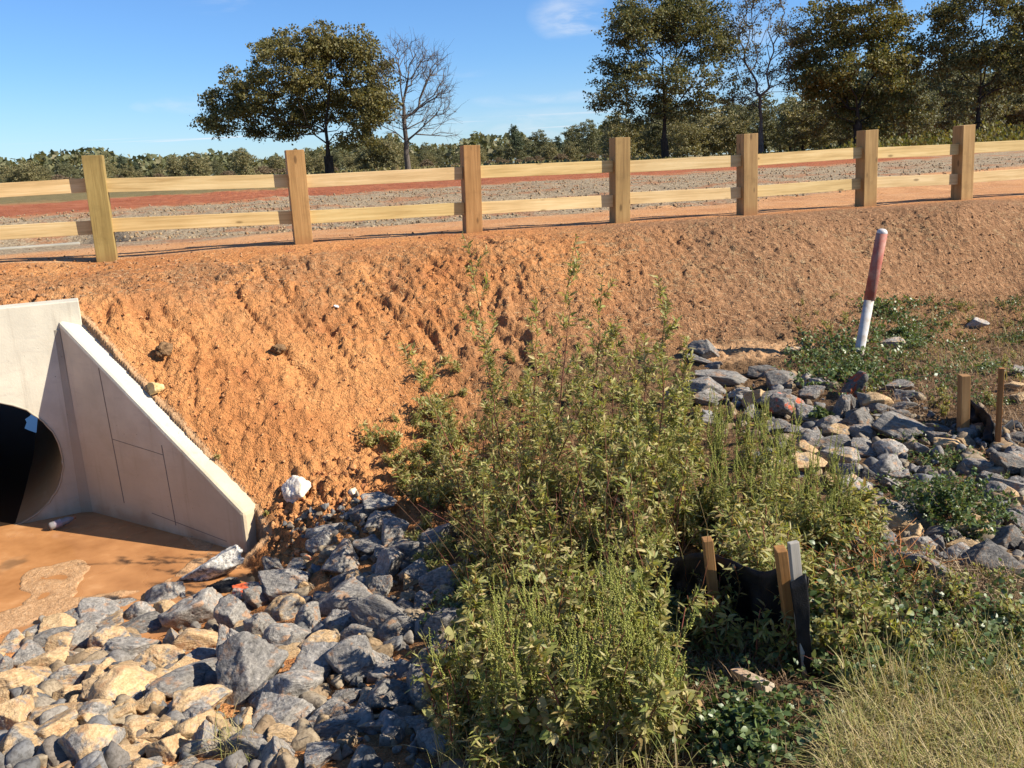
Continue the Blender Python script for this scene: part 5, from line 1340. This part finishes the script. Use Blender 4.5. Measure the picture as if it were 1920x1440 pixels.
    for i, (x, y, s) in enumerate(spots):
        p = gb(x, y); o = link('ragweed', protos[i % 5]); o.location = tuple(p); o.rotation_euler = (r.normal(0, .06), r.normal(0, .06), r.uniform(0, 6.28)); o.scale = (s, s, s*r.uniform(.9, 1.1))
        if i < near: tag(o, 'light green spiky ragweed in the clump between rocks and silt fabric', 'weed', 'near clump of spiky ragweed')
        else: tag(o, 'light green spiky ragweed in the drift running back to the riprap', 'weed', 'far drift of spiky ragweed')
    # ---- undergrowth between them
    lw = Bank([leafy_weed(r, .34, 4) for _ in range(4)]+[leafy_weed(r, .36, 3, OVATE, (.03, .055), 1, 0, .6) for _ in range(2)]+[leafy_weed(r, .26, 5, LANCE, (.03, .06)) for _ in range(4)])
    lo = Bank([leafy_weed(r, .20, 4, LANCE_W, (.03, .06)) for _ in range(5)])
    a = Acc()
    lw.into(a, gpts([(820, 930), (960, 900), (1200, 890), (1300, 940), (1290, 1010), (1200, 1180), (1000, 1180), (900, 1120), (850, 1010)], 100, r), r, .7, 1.15, .25)
    lo.into(a, gpts([(730, 900), (880, 820), (1230, 800), (1330, 900), (1250, 940), (880, 960), (780, 960)], 62, r), r, .6, 1.1, .25)
    lo.into(a, gpts([(1180, 700), (1330, 720), (1300, 860), (1100, 860)], 26, r), r, .5, .9, .2)
    lo.into(a, gpts([(690, 830), (800, 760), (880, 830), (800, 950), (710, 900)], 30, r), r, .5, 1.0, .3)
    lo.into(a, gpts([(760, 700), (900, 640), (1100, 660), (1200, 760), (1000, 800), (820, 780)], 34, r), r, .35, .75, .3)
    lw.into(a, gpts([(860, 1130), (1180, 1180), (1230, 1440), (830, 1470), (840, 1250)], 62, r), r, .6, 1.0, .25)
    lo.into(a, gpts([(1200, 930), (1600, 960), (1640, 1060), (1300, 1040)], 70, r), r, .7, 1.1, .2)
    lo.into(a, gpts([(760, 980), (880, 960), (880, 1160), (800, 1120)], 16, r), r, .5, .9, .2)
    tag(link('undergrowth', a.mesh('undergrowth', MW)), 'tangled yellow-green leafy undergrowth between the tall weeds', 'weeds', kind='stuff')
    # ---- dark trailing vines
    vm = Bank([vine_mat(r) for _ in range(5)]); vs = Bank([vine_mat(r, 22, .16, .08, (.016, .034)) for _ in range(5)])
    a = Acc()
    vm.into(a, gpts([(1320, 1370), (1400, 1340), (1460, 1360), (1470, 1440), (1330, 1450)], 11, r), r, .5, .8)
    vm.into(a, gpts([(1500, 1240), (1560, 1190), (1680, 1180), (1660, 1290), (1560, 1310)], 14, r), r, .5, .8)
    vm.into(a, gpts([(1640, 1130), (1930, 1110), (1930, 1290), (1640, 1280)], 34, r), r, .45, .85)
    vs.into(a, gpts([(1520, 1060), (1640, 1060), (1720, 1130), (1560, 1190)], 30, r), r, .7, 1.2)
    vs.into(a, gpts([(830, 1130), (930, 1110), (960, 1180), (850, 1230)], 12, r), r, .7, 1.0)
    vs.into(a, gpts([(1500, 640), (1640, 630), (1680, 720), (1560, 740), (1500, 700)], 34, r), r, .8, 1.35)
    vs.into(a, gpts([(1620, 560), (1760, 570), (1760, 660), (1660, 660)], 24, r), r, .7, 1.2)
    vs.into(a, gpts([(1560, 560), (1930, 560), (1930, 760), (1720, 760)], 60, r), r, .4, .9)
    vs.into(a, gpts([(1660, 780), (1930, 860), (1930, 1000), (1620, 900)], 22, r), r, .4, .8)
    vs.into(a, gpts([(1250, 1080), (1330, 1080), (1330, 1250), (1240, 1240)], 22, r), r, .5, 1.0); vs.into(a, gpts([(1340, 1180), (1480, 1230), (1480, 1290), (1300, 1260)], 12, r), r, .4, .8)
    vs.into(a, gpts([(1290, 1250), (1500, 1290), (1500, 1330), (1300, 1330)], 8, r), r, .4, .7)
    lo2 = Bank([leafy_weed(r, .16, 4, OVAL_S, (.014, .03), 1) for _ in range(4)]); b2 = Acc()
    lo2.into(b2, gpts([(1560, 1060), (1930, 1090), (1930, 1260), (1560, 1240)], 36, r), r, .6, 1.0, .25); lo2.into(b2, gpts([(1490, 560), (1930, 560), (1930, 820), (1700, 800), (1500, 720)], 70, r), r, .35, .8, .25)
    tag(link('low_weeds', b2.mesh('low_weeds', MW)), 'low yellow-green weeds scattered over the level ground by the stakes', 'weeds', kind='stuff')
    tag(link('vine_cover', a.mesh('vine_cover', [V_STEM, V_DARK])), 'dark green trailing vines with rounded leaves spreading over the ground', 'vines', kind='stuff')
    # ---- distinct bushes
    for (x, y, R, lab) in [(1785, 985, .30, 'rounded dark green bush growing among the riprap rocks'), (1602, 712, .20, 'leafy green bush at the foot of the leaning marker post'), (1535, 790, .10, 'small green sprig between the slate rocks'),
                           (1690, 640, .14, 'low green bush just beyond the pale flat slab'), (1390, 1400, .15, 'dark leafy bush below the fallen pale stake')]:
        p = gb(x, y); o = link('bush', bush(r, R, int(50+220*R), OVAL_S if R > .16 else OVATE, (.014, .030), 38).mesh('bush', [V_STEM, V_DARK])); o.location = tuple(p); tag(o, lab, 'bush')
    # ---- dry grass
    a = Acc()
    def g(poly, n, l0, l1, lean=.55, w=.0022, m=0): grass_blades(a, gpts(poly, n, r), lambda k: r.uniform(l0, l1, k), r, m, lean, w)
    g([(1555, 1390), (1640, 1310), (1940, 1290), (1960, 1650), (1530, 1650)], 13500, .05, .17, .85, .0014)
    g([(1300, 1470), (1500, 1440), (1520, 1600), (1300, 1600)], 500, .05, .12, .8, .0016, 1)
    g([(1560, 1250), (1940, 1200), (1940, 1330), (1600, 1340)], 1500, .08, .2, .6, .0017)
    g([(1220, 1200), (1480, 1240), (1480, 1440), (1260, 1450)], 1500, .05, .14, .8, .0016, 1)
    g([(1560, 1020), (1900, 1080), (1940, 1200), (1560, 1180)], 2600, .05, .16, .7, .0016, 1)
    g([(1460, 570), (1940, 545), (1940, 840), (1700, 800), (1500, 720)], 4200, .04, .14, .8, .002, 1)
    g([(1640, 600), (1940, 560), (1940, 720), (1700, 700)], 800, .05, .16, .6, .002, 0)
    g([(820, 1240), (1280, 1200), (1280, 1500), (820, 1500)], 1500, .08, .26, .5, .0016, 0)
    g([(760, 880), (1300, 800), (1320, 1000), (850, 1050)], 1500, .05, .2, .6, .0016, 1)
    tag(link('dry_grass', a.mesh('dry_grass', [V_GRASS, V_BROWN])), 'dry straw-coloured grass matted over the near ground', 'grass', kind='stuff')
    a = Acc(); p = gb(448, 1415); q = np.tile(p, (150, 1))+np.c_[r.normal(0, .035, (150, 2)), np.zeros(150)]
    grass_blades(a, q, lambda n: r.uniform(.07, .2, n), r, 0, .6, .0014)
    tag(link('grass_tuft', a.mesh('grass_tuft', [V_GRASS])), 'wispy dry grass tuft sprouting between the tan rocks', 'grass')
    # ---- orange creeper stems
    a = Acc()
    for _ in range(130):
        p = gpts([(1560, 1030), (1700, 1030), (1720, 1130), (1580, 1130)], 1, r)[0]; z = r.uniform(0, 6.28); l = r.uniform(.08, .28)
        polyline(a, curve(p+[0, 0, .02], p+np.array([math.cos(z)*l, math.sin(z)*l, r.uniform(.01, .16)]), r, 5, .12), .0019, .0011, 0, 3)
    tag(link('orange_creeper', a.mesh('orange_creeper', [V_ORANGE])), 'tangle of thin orange creeper stems behind the silt fabric', 'creeper')
    # ---- straw and twigs strewn on the slope, dead stalks
    a = Acc()
    def straw(poly, n, l0, l1, w, m=0):
        p = gpts(poly, n, r); p[:, 2] += .016+(.05*r.random(n) if w < .001 else 0); d = r.normal(size=p.shape)*[1, 1, .16 if w > .001 else .5]; M = frames_up(d, r, .2); L = r.uniform(l0, l1, n)
        v = np.array([(-1, -.5, 0), (1, -.5, 0), (1, .5, 0), (-1, .5, 0), (0, -.5, 1), (0, .5, 1)]); t = np.array([(0, 1, 2), (0, 2, 3), (0, 4, 5), (0, 5, 3), (4, 1, 2), (4, 2, 5)])
        S_ = np.stack([np.full(n, w), L, np.full(n, w)], -1); a.inst(v, t, p, M*S_[:, None, :], m)
    straw([(980, 480), (1940, 400), (1940, 560), (1480, 660), (1250, 690), (1050, 620)], 2400, .02, .085, .0012)
    straw([(0, 480), (880, 470), (700, 540), (120, 560)], 800, .02, .08, .0012)
    straw([(560, 540), (980, 520), (1050, 760), (760, 800)], 500, .02, .08, .0012)
    straw([(1480, 590), (1930, 560), (1930, 860), (1640, 800)], 900, .03, .16, .0013, 1)
    straw([(1200, 660), (1500, 650), (1560, 760), (1240, 720)], 300, .03, .14, .0013, 1)
    straw([(1300, 1240), (1560, 1260), (1560, 1440), (1280, 1440)], 300, .03, .14, .0014, 1)
    straw([(1540, 1380), (1640, 1300), (1940, 1270), (1960, 1600), (1520, 1620)], 9500, .02, .085, .00098, 2)
    straw([(1540, 1030), (1930, 1080), (1930, 1260), (1540, 1240)], 2200, .03, .14, .0013, 1); straw([(1540, 1030), (1930, 1080), (1930, 1260), (1540, 1240)], 1300, .03, .12, .00095)
    tag(link('straw_litter', a.mesh('straw_litter', [V_STRAW, V_BROWN, V_GRASS])), 'loose straw and dead twigs strewn over the soil slope', 'straw', kind='stuff')
    a = Acc()
    for _ in range(190):
        p = gpts([(860, 900), (1260, 860), (1300, 1180), (900, 1200)], 1, r)[0]; z = r.uniform(0, 6.28); l = r.uniform(.25, .75); w = r.uniform(.1, .8)
        polyline(a, curve(p, p+np.array([math.cos(z)*w, math.sin(z)*w, 1])*l, r, 6, .08), .0018, .0008, 0, 3)
    tag(link('dead_stalks', a.mesh('dead_stalks', [V_STEM])), 'thin reddish dead stalks standing through the undergrowth', 'stalks', kind='stuff')
    # sprigs at the wing wall
    for (x, y, lab) in [(398, 862, 'little green sprig growing over the sloping top of the wing wall'), (488, 968, 'tiny sprig at the lower end of the wing wall')]:
        p = gb(x+10, y); o = link('sprig', leafy_weed(r, .05, 3, OVAL_S, (.012, .022), 1, 0, .5).mesh('sprig', [V_STEM, V_LEAF])); o.location = tuple(p); tag(o, lab, 'sprig')
build_plants()
